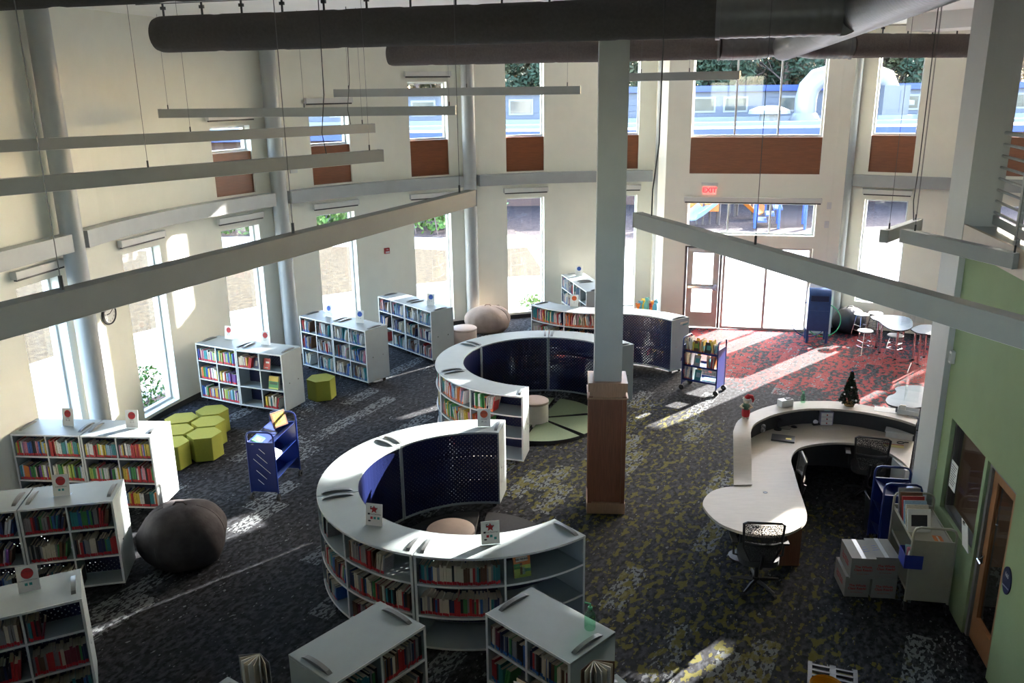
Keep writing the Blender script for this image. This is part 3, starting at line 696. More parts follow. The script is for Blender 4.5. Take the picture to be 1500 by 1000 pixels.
def shrub(p, r, h, label, n=260, size=.05, mat=M_LEAFG, name='shrub', grp='shrubs in the beds outside the windows'):
    root = empty(name, p, 0, label, 'shrub', grp)
    def f():
        a = rnd.uniform(0, 2 * pi); q = rnd.random() ** .5; z = rnd.random()
        w_ = math.sqrt(max(0, 1 - (2 * z - 1) ** 2 * .8)); return (r * q * w_ * math.cos(a), r * q * w_ * math.sin(a), .06 + h * z)
    leaves(n, f, size, rnd).build('foliage', mat, root)
    mb = MB()
    for k in range(5):
        a = k * 1.26; mb.tube([(0, 0, 0), (r * .3 * math.cos(a), r * .3 * math.sin(a), h * .5), (r * .5 * math.cos(a), r * .5 * math.sin(a), h * .9)], .008, 5)
    mb.build('stems', M_BARK, root)
shrub(pol(162.6, 10.5, -.06), .36, .75, 'leafy shrub in the soil bed outside the window beside the wall clock')
shrub(pol(168.2, 10.5, -.06), .34, .50, 'low dark shrub in the soil bed outside the window beside the wall clock', mat=M_LEAFD)
shrub(pol(102.0, 10.5, -.06), .36, .42, 'round shrub in the soil bed outside the window behind the tan bean bag')
# hedge along the path
root = empty('hedge', (0, 0, 0), 0, 'long clipped green hedge along the far edge of the pale path', 'hedge')
def hf():
    a = rnd.uniform(97, 142); r_ = rg(a) + 3.1 + 1.0 + rnd.uniform(-.95, .95) + (1.0 if a < 112 else 0) * 3.0 * rnd.random(); z = rnd.random() ** .6 * 1.35
    p = pol(a, r_, z); return p
leaves(7000, hf, .16, rnd).build('foliage', M_LEAFG, root)
mb = MB(); mb.arc(14, 14.2, 0, 1, 0, .01)
mb = MB()
for a in range(98, 142, 2): mb.tube([pol(a, rg(a) + 4.0, 0), pol(a + .3, rg(a) + 4.1, 1.0)], .03, 5)
mb.build('stems', M_BARK, root)

# playground
P0 = lambda x, y, z=0: G(x, y, z)
M_SLB = mk('slide_plastic_blue', (0.16, 0.24, 0.38), .35); M_SLO = mk('slide_plastic_orange', (0.42, 0.12, 0.015), .35); M_PLB = mk('play_blue', (0.02, 0.06, 0.25), .4); M_POST = mk('play_post', (.05, .04, .04), .5)
def chute(name, pts, w_, mat, label):
    root = empty(name, Vector(pts[0]) * 0 + Vector((pts[-1][0], pts[-1][1], -.06)), 0, label, 'slide')
    off = -Vector(root.location); mb = MB(); vs = []
    prof = [(-.5, .28), (-.48, .30), (-.36, .06), (0, 0), (.36, .06), (.48, .30), (.5, .28), (.36, 0), (0, -.06), (-.36, 0)]
    P = [Vector(p) for p in pts]
    for i, p in enumerate(P):
        t = (P[min(i + 1, len(P) - 1)] - P[max(i - 1, 0)]); t.z = 0; t.normalize(); s_ = Vector((t.y, -t.x, 0))
        for a, b_ in prof: vs.append(p + s_ * (a * w_) + Vector((0, 0, b_)) + off)
    k = len(prof)
    mb.add(vs, [(i * k + j, i * k + (j + 1) % k, (i + 1) * k + (j + 1) % k, (i + 1) * k + j) for i in range(len(P) - 1) for j in range(k)] + [list(range(k)), list(range((len(P) - 1) * k, len(P) * k))])
    mb.build('chute', mat, root, smooth=True)
    for q in (P[0], P[len(P) // 2]):
        mb = MB(); mb.tube([q + off + Vector((0, 0, -.05)), Vector((q.x, q.y, -.06)) + off], .06, 8); mb.build('post', M_POST, root)
    return root
a_, b_ = G(1012, 322, 0.3), G(1092, 296, 2.0)
b_ = a_ + Vector((3.4, 2.6, 0)); b_.z = 2.1
chute('playground_slide', [b_ + (a_ - b_) * t + Vector((0, 0, (0, -.05, -.35, -.72, -1.05, -1.35, -1.62, -1.78)[i] - (a_.z - b_.z) * t)) for i, t in enumerate((0, .1, .25, .42, .58, .74, .88, 1.0))], .8, M_SLB, 'pale blue playground slide curving down to the mulch')
a_ = G(1112, 313, 0.2); b_ = a_ + Vector((-2.0, 2.2, 1.9))
chute('playground_slide', [b_ + (a_ - b_) * t for t in (0, .15, .35, .55, .75, .9, 1)], 1.0, M_SLO, 'orange playground slide next to the pale blue one')
base = G(1140, 335, -.06)
root = empty('play_tower', base, R(-15), 'blue steel play tower with stairs and railings in the playground', 'play tower')
for x in (-1.0, 0, 1.1, 2.0):
    for y in (0, 1.6):
        mb = MB(); mb.tube([(x, y, 0), (x, y, 3.0)], .055, 8); mb.build('post', M_PLB, root)
for k in range(5):
    mb = MB(); mb.box((-.9 + k * .32, .1, .25 + k * .28), (-.5 + k * .32, 1.4, .31 + k * .28)); mb.build('step', M_PLB, root)
mb = MB(); mb.box((.9, 0, 1.6), (2.1, 1.6, 1.7)); mb.build('deck', M_PLB, root)
for y in (0, 1.6):
    mb = MB(); mb.tube([(-1.0, y, 1.0), (.9, y, 2.5), (2.0, y, 2.5)], .035, 6); mb.build('handrail', M_PLB, root)
    for k in range(9):
        x = -.9 + k * .33; zt = 1.08 + min(1.5, max(0, (x + 1) * .79)); mb = MB(); mb.tube([(x, y, max(.2, zt - .9)), (x, y, zt)], .018, 5); mb.build('baluster', M_PLB, root)
for x, y, h, c, lab in ((1078, 316, 3.2, M_POST, 'dark wooden playground post between the two slides'), (1067, 312, 3.2, M_POST, 'dark playground post behind the pale blue slide')):
    root = empty('playground_post', G(x, y, -.06), 0, lab, 'post'); mb = MB(); mb.cyl((0, 0), .10, 0, h, 10); mb.build('shaft', c, root); mb = MB(); mb.cyl((0, 0), .12, h, h + .06, 10); mb.build('cap', c, root)
for x, y, c, lab in ((1014, 298, M_SLO, 'orange play panel on posts at the playground edge'), (1024, 297, M_PLB, 'bright blue play panel on posts at the playground edge'), (1038, 298, M_SLO, 'small orange play panel above the pale slide')):
    p = G(x, y, .9); root = empty('play_sign', (p.x, p.y, -.06), R(-10), lab, 'play panel')
    mb = MB(); mb.box((-.5, -.03, .6), (.5, .03, 1.6)); mb.build('panel', c, root, bevel=.02)
    for s_ in (-.5, .5): mb = MB(); mb.cyl((s_, 0), .05, 0, 1.8, 8); mb.build('post', M_POST, root)

# low school wing across the yard
M_SIDE = mk('grey_blue_siding', (0.058, 0.066, 0.088), .6, .03, 2); M_BFAS = mk('blue_fascia', (0.006, 0.028, 0.15), .4); M_ROOFW = mk('white_roof', (0.13, 0.14, 0.15), .7, .04, 2); M_BRK = mk('brown_brick', (0.06, 0.032, 0.025), .8, .2, 20)
M_DARKG = mk('dark_glass', (0.05, 0.055, 0.05), .08, .3, 1.5); M_WHT = mk('white_metal', (0.13, 0.135, 0.14), .4)
YA, YB = 46.0, 56.0
root = empty('school_wing', (6, YA, -.06), 0, 'long low school wing with blue edged white roof and grey siding', 'building')
def part(nm, lo, hi, mt, par=root):
    mb = MB(); mb.box(lo, hi); return mb.build(nm, mt, par)
part('front_wall', (-36, 0, 0), (44, .3, 3.6), M_BRK)
part('roof', (-36, -.6, 3.62), (44, YB - YA + .2, 3.90), M_ROOFW)
part('roof_fascia', (-36, -.72, 3.58), (44, -.6, 3.92), M_BFAS)
part('parapet', (-36, 3.2, 3.90), (44, 3.9, 4.10), M_ROOFW)
part('roof_curb', (-36, YB - YA - .7, 3.90), (44, YB - YA - .25, 4.2), M_ROOFW)
up_ = part('upper_wall', (-36, YB - YA + .02, 3.90), (44, YB - YA + 8, 5.75), M_SIDE)
for k in range(4): part('siding_board', (-36, YB - YA - .04, 4.205 + k * .38), (44, YB - YA + .02, 4.57 + k * .38), M_SIDE)
part('upper_fascia', (-36, YB - YA - .35, 5.72), (44, YB - YA + 8.2, 6.08), M_BFAS)
def farwin(x, dark=True):
    o = part('window', (x - .78, YB - YA - .09, 4.45), (x + .78, YB - YA - .045, 5.42), M_WHT)
    mb = MB(); mb.box((x - .66, YB - YA - .11, 4.57), (x + .66, YB - YA - .095, 5.30)); mb.build('pane', M_DARKG, o)
wx = []
for px in (1030, 1077, 1159, 1328, 1487, 763, 620, 500, 380):
    d = ray(px, 154); t = YB / d.y; wx.append(d.x * t - 6)
for x in wx: farwin(x)
part('downpipe', (7.3, -.78, .5), (7.5, -.62, 3.4), M_WHT)
part('canopy', (11.2, -2.2, 3.0), (16.5, -.7, 3.2), mk('canopy_blue', (.03, .16, .62), .5))
# rooftop exhaust duct and air handler
q = G(1178, 178, 3.72); q = AT(1178, 178, 50.5)
root = empty('rooftop_duct', (q.x, q.y, 3.905), 0, 'fat white exhaust duct looping over the flat roof', 'duct')
rr = .62; pts = [(0, 0, 0), (0, 0, 1.3), (.12, 0, 1.9), (.55, 0, 2.4), (1.2, 0, 2.55), (3.9, 0, 2.55), (4.5, 0, 2.35), (4.8, 0, 1.8), (4.8, 0, .9)]
mb = MB(); mb.tube(pts, rr, 12); mb.build('duct_run', M_WHT, root, smooth=True)
mb = MB(); mb.tube([(0, 0, 0), (0, 0, .5)], [.95, .66], 12); mb.build('base_cone', M_WHT, root, smooth=True)
mb = MB(); mb.tube([(1.5, -.4, 0), (1.5, -.4, .5), (1.75, -.4, 1.1), (2.4, -.4, 1.5)], .5, 12); mb.build('branch_duct', M_WHT, root, smooth=True)
root = empty('air_handler', (q.x + 4.85, q.y - .4, 3.905), 0, 'grey rooftop air handling unit under the white duct', 'air handler')
mb = MB(); mb.box((-.75, -.7, .35), (.75, .7, 2.0)); mb.build('cabinet', mk('unit_grey', (.07, .075, .09), .5), root)
mb = MB(); mb.box((-1.0, -.8, 0), (1.0, .8, .35)); mb.build('curb', M_ROOFW, root)
mb = MB(); mb.box((.2, -.72, .5), (.65, -.70, 1.7)); mb.build('access_door', MATS['unit_grey'], root)
mb = MB(); mb.box((.75, -.5, .9), (1.15, .5, 1.15)); mb.build('hood', M_WHT, root)
root = empty('roof_vent', (q.x - 2.2, q.y - .3, 3.905), 0, 'low white mushroom vent on the flat roof', 'vent')
mb = MB(); mb.cyl((0, 0), .55, 0, .5, 14); mb.build('neck', M_WHT, root); mb = MB(); mb.lathe([(0, .95), (.6, .92), (1.15, .7), (1.2, .5), (.5, .48)], n=18); mb.build('cap', M_WHT, root, smooth=True)
# trees behind the wing
def tree(x, y, h, rad, mat, label, n=4200, bare=False, lo=.38):
    root = empty('tree', (x, y, -.06), 0, label, 'tree', 'trees behind the school wing')
    mb = MB(); mb.tube([(0, 0, 0), (.1, 0, h * .35), (0, .1, h * .7), (.15, 0, h * .95)], [.30, .24, .15, .05], 8); mb.build('trunk', M_BARK, root, smooth=True)
    mb = MB()
    for k in range(16 if bare else 9):
        a = rnd.uniform(0, 2 * pi); z = h * rnd.uniform(.35, .8); l_ = rad * rnd.uniform(.5, 1.0); e = Vector((l_ * math.cos(a), l_ * math.sin(a), z + l_ * .55))
        mb.tube([(0, 0, z), e * .5 + Vector((0, 0, z * .5)), e], [.10, .06, .02], 5)
        for _ in range(3): mb.tube([e * .6 + Vector((0, 0, z * .4)), e + Vector((rnd.uniform(-1, 1), rnd.uniform(-1, 1), rnd.uniform(.2, 1.2)))], [.04, .012], 4)
    mb.build('branches', M_BARK, root)
    blobs = [(rnd.uniform(-.75, .75) * rad, rnd.uniform(-.5, .5) * rad, h * rnd.uniform(lo, .95), rad * rnd.uniform(.25, .5)) for _ in range(13)]
    def f():
        b_ = rnd.choice(blobs); v = Vector((rnd.gauss(0, 1), rnd.gauss(0, 1), rnd.gauss(0, 1))).normalized() * b_[3] * rnd.random() ** .4
        return (b_[0] + v.x, b_[1] + v.y, b_[2] + v.z)
    leaves(n if not bare else n // 2, f, .23, rnd).build('foliage', mat, root)
kinds = [(M_LEAFM, 'mixed green and brown tree rising behind the school wing', False), (M_LEAFO, 'thin ochre leaved tree rising behind the school wing', True), (M_LEAFD, 'dense dark evergreen rising behind the school wing', False)]
for i, (px, yy) in enumerate(((1010, 72), (1035, 67), (1062, 75), (1090, 69), (1120, 73), (1150, 68), (1180, 76), (1205, 70), (1290, 69), (1320, 73), (1350, 67), (1440, 71), (1490, 68), (745, 70), (770, 74), (800, 68), (610, 71), (640, 74), (885, 70), (930, 72), (1000, 84), (1050, 86), (1105, 85), (1160, 87), (1215, 84), (1270, 86), (1330, 85), (1390, 86), (1460, 84), (1510, 87), (750, 86), (800, 85), (620, 86), (560, 85), (690, 84), (860, 86), (940, 85))):
    d = ray(px, 130); k = kinds[(i * 5 + i // 3) % 3]
    tree(d.x / d.y * yy, yy, rnd.uniform(11, 14) + (4 if yy > 80 else 0), rnd.uniform(3.0, 3.8) + (.8 if yy > 80 else 0), k[0], k[1].replace('behind the school wing', 'in the second row behind the school wing') if yy > 80 else k[1], bare=k[2] and yy < 80)

# unseen evergreen, added so its crown blocks the sun at one upper window
sp = fpt(S9 + .45, 0, .3) + Vector((math.sin(SUN_AZ), math.cos(SUN_AZ), 0)) * 15
tree(sp.x, sp.y, 11.8, 1.6, M_LEAFD, 'added unseen evergreen blocking the sun before an upper window', n=6000, lo=.80)
# ================================================================== CEILING SERVICES
def duct(name, a, b_, rad, label, mat, clips=True, seg=.9, cap0=True):
    d = b_ - a; L_ = d.length; rz = math.atan2(d.y, d.x)
    root = empty(name, a, rz, label, 'duct')
    N = int(L_ / .06); pts = []; rs = []
    for i in range(N + 1):
        x = L_ * i / N; pts.append((x, 0, .002 * math.sin(x * 2.3))); ph = (x % seg) / seg
        rs.append(rad * (.972 if ph < .09 else 1.0 + .004 * math.sin(ph * pi)))
    if cap0: rs[0] = rad * .90; rs[1] = rad * .985
    mb = MB(); mb.tube(pts, rs, 28); mb.build('fabric_tube', mat, root, smooth=True)
    mb = MB(); mb.box((0, -.006, rad - .01), (L_, .006, rad + .045)); 
    if clips:
        mb = MB(); mb.tube([(-.3, 0, rad + .16), (L_, 0, rad + .16)], .006, 6); mb.build('suspension_wire', M_CABLE, root)
        k = .12
        while k < L_:
            mb = MB(); mb.box((k - .012, -.008, rad - .015), (k + .012, .008, rad + .155)); mb.box((k - .03, -.02, rad + .08), (k + .03, .02, rad + .12)); mb.build('hanger', M_HANG, root); k += seg * .66
    return root
DZ = 6.69
d1a, d1b = G(232, 51, DZ), G(1052, 24, DZ)
duct('fabric_duct', d1a, d1b, .235, 'charcoal fabric air duct with a rounded free end under the ceiling', M_DUCTF)
duct('fabric_duct', G(-90, -34, DZ), G(800, -96, DZ), .235, 'charcoal fabric duct crossing the ceiling closest to the gallery', M_DUCTF)
d2a, d2b, d2c, d2d = G(570, 80, 6.67), G(1053, 69, 6.67), G(1246, 67, 6.67), G(1446, 67, 6.67)
duct('fabric_duct', d2a, d2b, .235, 'brown grey fabric duct running in front of the upper windows', M_DUCTF2)
duct('fabric_duct', d2c, d2d, .235, 'short mauve brown fabric duct between steel tee and big column', M_DUCTF2, cap0=False)
root = empty('steel_duct', (d2b + d2c) / 2, 0, 'ribbed galvanised duct junction joining the fabric ducts', 'duct')
o_ = -root.location
def ribbed(a, b_, r0, r1=None):
    a, b_ = a + o_, b_ + o_; r1 = r1 or r0; L_ = (b_ - a).length; N = max(2, int(L_ / .035)); pts = [a + (b_ - a) * (i / N) for i in range(N + 1)]
    return pts, [(r0 + (r1 - r0) * i / N) * (1.0 if i % 3 else 1.025) for i in range(N + 1)]
mid2 = (d2b + d2c) / 2
trunk_end = G(1330, -20, 6.75); trunk_start = mid2 + (mid2 - trunk_end).normalized() * .15
for nm, a, b_, r0, r1 in (('tee_arm', d2b, d2b + (mid2 - d2b) * .55, .245, .245), ('tee_arm', d2c, d2c + (mid2 - d2c) * .55, .245, .245), ('tee_cone', d2b + (mid2 - d2b) * .55, mid2, .245, .16), ('tee_cone', d2c + (mid2 - d2c) * .55, mid2, .245, .16)):
    pts, rs = ribbed(a, b_, r0, r1); mb = MB(); mb.tube(pts, rs, 24); mb.build(nm, M_DUCTM, root, smooth=True)
te = trunk_start + (trunk_end - trunk_start) * 1.25
pts, rs = ribbed(trunk_start, te, .26); mb = MB(); mb.tube(pts, rs, 28); mb.build('trunk_duct', M_DUCTM, root, smooth=True)
# branch from the near fabric duct into the trunk
j0 = d1b; dirn = (d1b - d1a).normalized(); j1 = d1b + dirn * 1.35
tt = trunk_start + (trunk_end - trunk_start) * .52
pts, rs = ribbed(j0, j1, .245); mb = MB(); mb.tube(pts, rs, 24); mb.build('branch_arm', M_DUCTM, root, smooth=True)
pts, rs = ribbed(j1, tt, .245); mb = MB(); mb.tube(pts, rs, 24); mb.build('branch_elbow', M_DUCTM, root, smooth=True)
for p in (d2b, d2c, d1b):
    ax = (d1b - d1a).normalized(); mb = MB(); mb.tube([p + o_ - ax * .02, p + o_ + ax * .03], .262, 28); mb.build('joint_band', M_WHT, root, smooth=True)
for p in (mid2 + Vector((.9, -.2, 0)), trunk_start + (trunk_end - trunk_start) * .3):
    mb = MB(); mb.tube([p + o_ + Vector((0, 0, .2)), Vector((p.x, p.y, CEIL)) + o_], .012, 6); mb.build('hanger_rod', M_HANG, root)

M_LAMP = mk('lit_diffuser', (.8, .8, .78), .5, emit=((1, .95, .88), LAMP))
def pendant(a, b_, label, cabs=(.08, .92), w_=.11, h_=.15, cord=None):
    a, b_ = Vector(a), Vector(b_); b_.z = a.z; d = b_ - a; L_ = d.length; rz = math.atan2(d.y, d.x)
    root = empty('linear_pendant', a, rz, label, 'pendant light', 'linear pendant lights under the ceiling')
    mb = MB(); mb.box((0, -w_ / 2, -h_), (L_, w_ / 2, 0)); mb.build('housing', M_FIX, root, bevel=.004)
    mb = MB(); mb.box((.03, -w_ / 2 + .012, -h_ - .004), (L_ - .03, w_ / 2 - .012, -h_ + .001)); mb.build('diffuser', M_LAMP, root)
    for x in (-.006, L_): mb = MB(); mb.box((x, -w_ / 2 - .003, -h_ - .003), (x + .006, w_ / 2 + .003, .003)); mb.build('end_cap', M_FIX, root)
    for c in cabs:
        x = L_ * c; mb = MB(); mb.tube([(x, 0, .05), (x, 0, CEIL - a.z - .01)], .0028, 5); mb.build('cable', M_CABLE, root)
        mb = MB(); mb.cyl((x, 0), .010, 0, .07, 8); mb.build('cable_gripper', M_HANG, root)
    if cord is not None:
        x = L_ * cord; mb = MB(); mb.tube([(x - .02, 0, 0), (x - .05, .02, .25), (x + .03, .03, .7), (x + .05, .03, CEIL - a.z)], .0065, 6); mb.build('power_cord', M_HANG, root, smooth=True)
    return root
def P(x, y, z): return G(x, y, z)
# near ends leave the picture; they run on to a plausible fixture length
def ext(a, b_, k): return a + (a - b_).normalized() * k
a, b_ = P(0, 446, 4.98), P(690, 278, 4.98); pendant(ext(a, b_, 1.2), b_, 'long grey linear pendant reaching from the mezzanine towards the curved wall', (.25, .55, .96))
a, b_ = P(935, 311, 4.70), P(1500, 466, 4.70); pendant(a, ext(b_, a, 1.0), 'long grey linear pendant starting beside the wood-clad column and crossing the entry view', (.37, .9), cord=.055)
a, b_ = P(0, 262, 5.18), P(557, 219, 5.18); pendant(ext(a, b_, 1.5), b_, 'grey linear pendant hung second lowest along the curved wall', (.48, .97), cord=.86)
a, b_ = P(0, 205, 5.38), P(546, 181, 5.38); pendant(ext(a, b_, 1.5), b_, 'grey linear pendant hung just above the second lowest one by the curved wall', (.55, .97), cord=.94)
a, b_ = AT(234, 162, 15.2), AT(667, 149.5, 14.5); a.z = 5.66; pendant(a, b_, 'pale linear pendant with its end at the paired pipe columns below the ducts', (.03, .5, .98))
a, b_ = AT(490, 131, 17.0), AT(850, 125, 16.2); a.z = 5.965; pendant(a, b_, 'pale linear pendant in front of the upper narrow windows', (.06, .55, .95))
a, b_ = AT(905, 112, 16.6), AT(1084, 105, 15.6); a.z = 6.19; pendant(a, b_, 'pale linear pendant in front of the wide upper entry window', (.2, .6, .94))
a, b_ = P(1296, 337, 4.20), P(1346, 320, 4.20); pendant(a, b_, 'short grey linear pendant seen end-on near the big painted column', (.12, .9), w_=.10, cord=.85)
a, b_ = P(1326, 335, 4.33), P(1492, 371, 4.33); pendant(a, b_, 'medium grey linear pendant ending beside the green wall gallery edge', (.1, .97))

# ================================================================== BOOKCASES
SH = 1.225                                    # height of every bookcase
ROWZ = [.885, .505, .125]                      # shelf surfaces, top row first
UW, UD = 1.05, .62                            # straight unit
RI, RO = 1.48, 1.965; RM = (RI + RO) / 2; UA = 57.75   # curved unit
def caster(x, y, par):
    mb = MB(); mb.tube([(x - .015, y, .035), (x + .015, y, .035)], .035, 10); mb.box((x - .02, y - .02, .04), (x + .02, y + .02, .10)); return mb.build('caster', M_BLACK, par)
def grip(mat4, par):
    """low lens-shaped pull bar on the top"""
    mb = MB(); n = 10; prof = [(-.19, 0)] + [(-.19 + .38 * i / n, .034 * math.sin(pi * i / n) ** .5) for i in range(1, n)] + [(.19, 0)]
    vs = [(x, -.022, z) for x, z in prof] + [(x, .022, z) for x, z in prof]; k = len(prof)
    mb.add(vs, [list(range(k)), list(range(k, 2 * k))[::-1]] + [(i, i + 1, k + i + 1, k + i) for i in range(k - 1)] + [(k - 1, 0, k, 2 * k - 1)])
    mb.xf(mat4); return mb.build('top_grip', mk('grip_grey', (.13, .14, .14), .35), par)
def straight_proto():
    r = empty('bookcase')
    mb = MB(); mb.box((0, 0, SH - .025), (UW, UD, SH)); mb.build('top', M_SHELF, r, bevel=.004)
    for x in (0, UW - .025): mb = MB(); mb.box((x, .005, .1), (x + .025, UD - .005, SH - .026)); mb.build('side_panel', M_SHELF, r)
    mb = MB(); mb.box((UW / 2 - .01, .012, .126), (UW / 2 + .01, UD / 2 - .01, SH - .026)); mb.build('divider', M_SHELF, r)
    for z in ROWZ: mb = MB(); mb.box((.026, .008, z - .022), (UW - .026, UD - .008, z)); mb.build('shelf', M_SHELF, r)
    mb = MB(); mb.box((.026, UD / 2 - .004, .13), (UW - .026, UD / 2 + .004, SH - .027)); mb.uv = lambda c: (c.x, c.z); mb.build('back_panel', M_BLUEP, r)
    mb = MB()
    for lo, hi in (((0, -.002, .1), (.025, .005, SH)), ((UW - .025, -.002, .1), (UW, .005, SH)), ((.025, -.002, SH - .025), (UW - .025, .005, SH)), ((UW / 2 - .01, 0, .12), (UW / 2 + .01, .012, SH - .025))): mb.box(lo, hi)
    for z in ROWZ: mb.box((.025, -.001, z - .022), (UW - .025, .008, z))
    mb.build('edge_band', M_SHELFE, r)
    for x in (.08, UW - .08):
        for y in (.1, UD - .1): caster(x, y, r)
    for x in (.07, UW - .07): grip(Matrix.Translation((x, UD / 2, SH)) @ Matrix.Rotation(pi / 2, 4, 'Z'), r)
    for x in (-.006, UW):
        for y in (.17, .45): mb = MB(); mb.tube([(x, y, .62), (x + .006, y, .62)], .012, 8); mb.build('bolt', M_CHROME, r)
    return r
def curved_proto():
    r = empty('curved_bookcase'); h = UA / 2 - .25
    def A(nm, *a, mat=M_SHELF, **k): mb = MB(); mb.arc(*a, cx=-RM, **k); return mb.build(nm, mat, r)
    A('top', RI - .015, RO, -h, h, SH - .025, SH, seg=18)
    for s_ in (-1, 1):
        A('side_panel', RI + .01, RO - .005, s_ * h, s_ * (h - .8), .1, SH - .026, seg=1)
    A('divider', RI + .03, RO - .012, -.3, .3, .126, SH - .026, seg=1)
    for z in ROWZ: A('shelf', RI + .012, RO - .008, -h + .8, h - .8, z - .022, z, seg=16)
    mb = MB(); mb.arc(RI, RI + .006, -h + .8, h - .8, .13, SH - .03, cx=-RM, seg=18); mb.uv = lambda c: (math.atan2(c.y, c.x + RM) * RI, c.z); mb.build('back_panel', M_BLUEP, r)
    mb = MB(); mb.arc(RO - .008, RO + .002, -h, h, SH - .025, SH - .001, cx=-RM, seg=18)
    for z in ROWZ: mb.arc(RO - .008, RO - .001, -h + .8, h - .8, z - .022, z - .0005, cx=-RM, seg=16)
    for a0, a1 in ((-h, -h + .8), (h - .8, h), (-.3, .3)): mb.arc(RO - .012, RO - .002, a0, a1, .1, SH - .025, cx=-RM, seg=1)
    mb.build('edge_band', M_SHELFE, r)
    mb = MB()
    for a0, a1 in ((-h, -h + .8), (h - .8, h)): mb.arc(RI - .010, RI + .01, a0, a1, .1, SH - .026, cx=-RM, seg=1)
    mb.arc(RI - .010, RI + .01, -h + .8, h - .8, .1, .13, cx=-RM, seg=16); mb.build('panel_frame', M_SHELF, r)
    for a in (-h + 4, h - 4):
        for q in (RI + .1, RO - .1): caster(q * math.cos(R(a)) - RM, q * math.sin(R(a)), r)
    for a in (-h + 2.2, h - 2.2): grip(Matrix.Rotation(R(a), 4, 'Z') if False else Matrix.Translation((RM * math.cos(R(a)) - RM, RM * math.sin(R(a)), SH)) @ Matrix.Rotation(R(a), 4, 'Z'), r)
    for s_ in (-1, 1):
        for q in (RI + .13, RO - .13):
            a = R(s_ * (h + .02)); c_ = Vector((q * math.cos(a) - RM, q * math.sin(a), .62)); t_ = Vector((-math.sin(a), math.cos(a), 0)) * s_
            mb = MB(); mb.tube([c_, c_ + t_ * .007], .012, 8); mb.build('bolt', M_CHROME, r)
    return r
UNITS = []                                    # (kind, matrix, phrase, bays)
_sp = [None, None]
def straight(fl, direction, label, phrase, bays, pal, tape='r'):
    """fl: front left corner on the floor, direction: along the front, left to right as seen from the front"""
    if _sp[0] is None: _sp[0] = r = straight_proto()
    else: r = copy_tree(_sp[0])
    r.location = (fl[0], fl[1], 0); r.rotation_euler = (0, 0, math.atan2(direction[1], direction[0]))
    r['label'] = label; r['category'] = 'bookcase'; r['group'] = 'low grey bookcases on casters'
    UNITS.append(('s', Matrix.Translation(r.location) @ Matrix.Rotation(r.rotation_euler.z, 4, 'Z'), phrase, bays, pal, tape))
    return r
def curved(c, ang, label, phrase, bays, pal, tape='r'):
    if _sp[1] is None: _sp[1] = r = curved_proto()
    else: r = copy_tree(_sp[1])
    a = R(ang); r.location = (c[0] + RM * math.cos(a), c[1] + RM * math.sin(a), 0); r.rotation_euler = (0, 0, a)
    r['label'] = label; r['category'] = 'bookcase'; r['group'] = 'curved grey bookcases'
    UNITS.append(('c', Matrix.Translation(r.location) @ Matrix.Rotation(a, 4, 'Z'), phrase, bays, pal, tape))
    return r
def V2(x, y): return Vector((x, y, 0))
def two(fl, mid, fr, labels, phrases, bays, pal, tape='r'):
    """pair of straight units; the second one ends at fr"""
    d2 = (fr - mid).normalized(); m2 = fr - d2 * UW
    straight(m2, d2, labels[1], phrases[1], bays[1], pal, tape)
    d1 = (mid - fl).normalized(); straight(m2 - d1 * (UW + .012) , d1, labels[0], phrases[0], bays[0], pal, tape)
full = [[1, 1], [1, 1], [1, 1]]
g = lambda x, y: V2(*G(x, y, SH)[:2])
# A: by the lime poufs
dA = (g(217.5, 640.4) - g(17.7, 635.7)).normalized(); fA = g(217.5, 640.4) + Vector((.02, 0, 0))
straight(fA - dA * UW, dA, 'sunlit grey bookcase full of bright paperbacks beside the lime hexagon poufs', 'bookcase beside the lime poufs', full, 'bright')
straight(fA - dA * (2 * UW + .012), dA, 'grey bookcase of bright paperbacks against the wall under the window past the clock', 'bookcase under the window past the clock', full, 'bright')
# B: behind the charcoal bean bag
dB = (g(164.7, 733.2) - g(28.8, 746.7)).normalized(); fB = g(164.7, 733.2)
straight(fB - dB * UW, dB, 'grey bookcase standing against the charcoal bean bag', 'bookcase touching the bean bag', [[.9, .85], [.85, 1], [.95, .08]], 'dark')
straight(fB - dB * (2 * UW + .012), dB, 'grey bookcase joined to the one that touches the charcoal bean bag', 'second bookcase from the bean bag', [[.9, .9], [.9, .7], [.8, .8]], 'navy')
# C: lowest on this side
fC = g(119.7, 876.5); dC = (fC - g(0, 905)).normalized()
straight(fC - dC * UW, dC, 'dim grey bookcase with a fantasy and historical fiction sign on top', 'bookcase under the historical fiction sign', [[.95, .28], [.8, 1], [.9, .95]], 'dark')
# D, E, F along the curved wall
two(g(286.5, 502.3), g(348.8, 512.7), g(411.7, 520.2), ('grey bookcase full of books below the red circle sign nearest the sunlit wall patch', 'half empty grey bookcase with a red book shown face out'), ('bookcase next to the sunlit wall patch', 'half empty bookcase with face-out books'),
    (full, [[.55, 0], [0, 0], [0, .65]]), 'bright')
two(g(436.5, 462), g(484, 472.8), g(534.7, 484.8), ('grey picture book case by the wall behind the single lime pouf', 'grey picture book case with two blue circle signs on top'), ('picture book case behind the single lime pouf', 'picture book case under the blue signs'), ([[.5, .75], [.5, .95], [.35, .9]], [[.8, .7], [.7, .85], [.8, .95]]), 'thin', 'b')
two(g(552.4, 433.4), g(588, 443.5), g(631, 456.8), ('grey picture book case under the fire alarm side of the curved wall', 'grey picture book case beside the tan drum stool'), ('picture book case under the fire alarm', 'picture book case beside the tan drum stool'), ([[.75, .85], [.6, .7], [.4, .8]], [[.6, .8], [.7, .9], [.8, .85]]), 'thin', 'b')
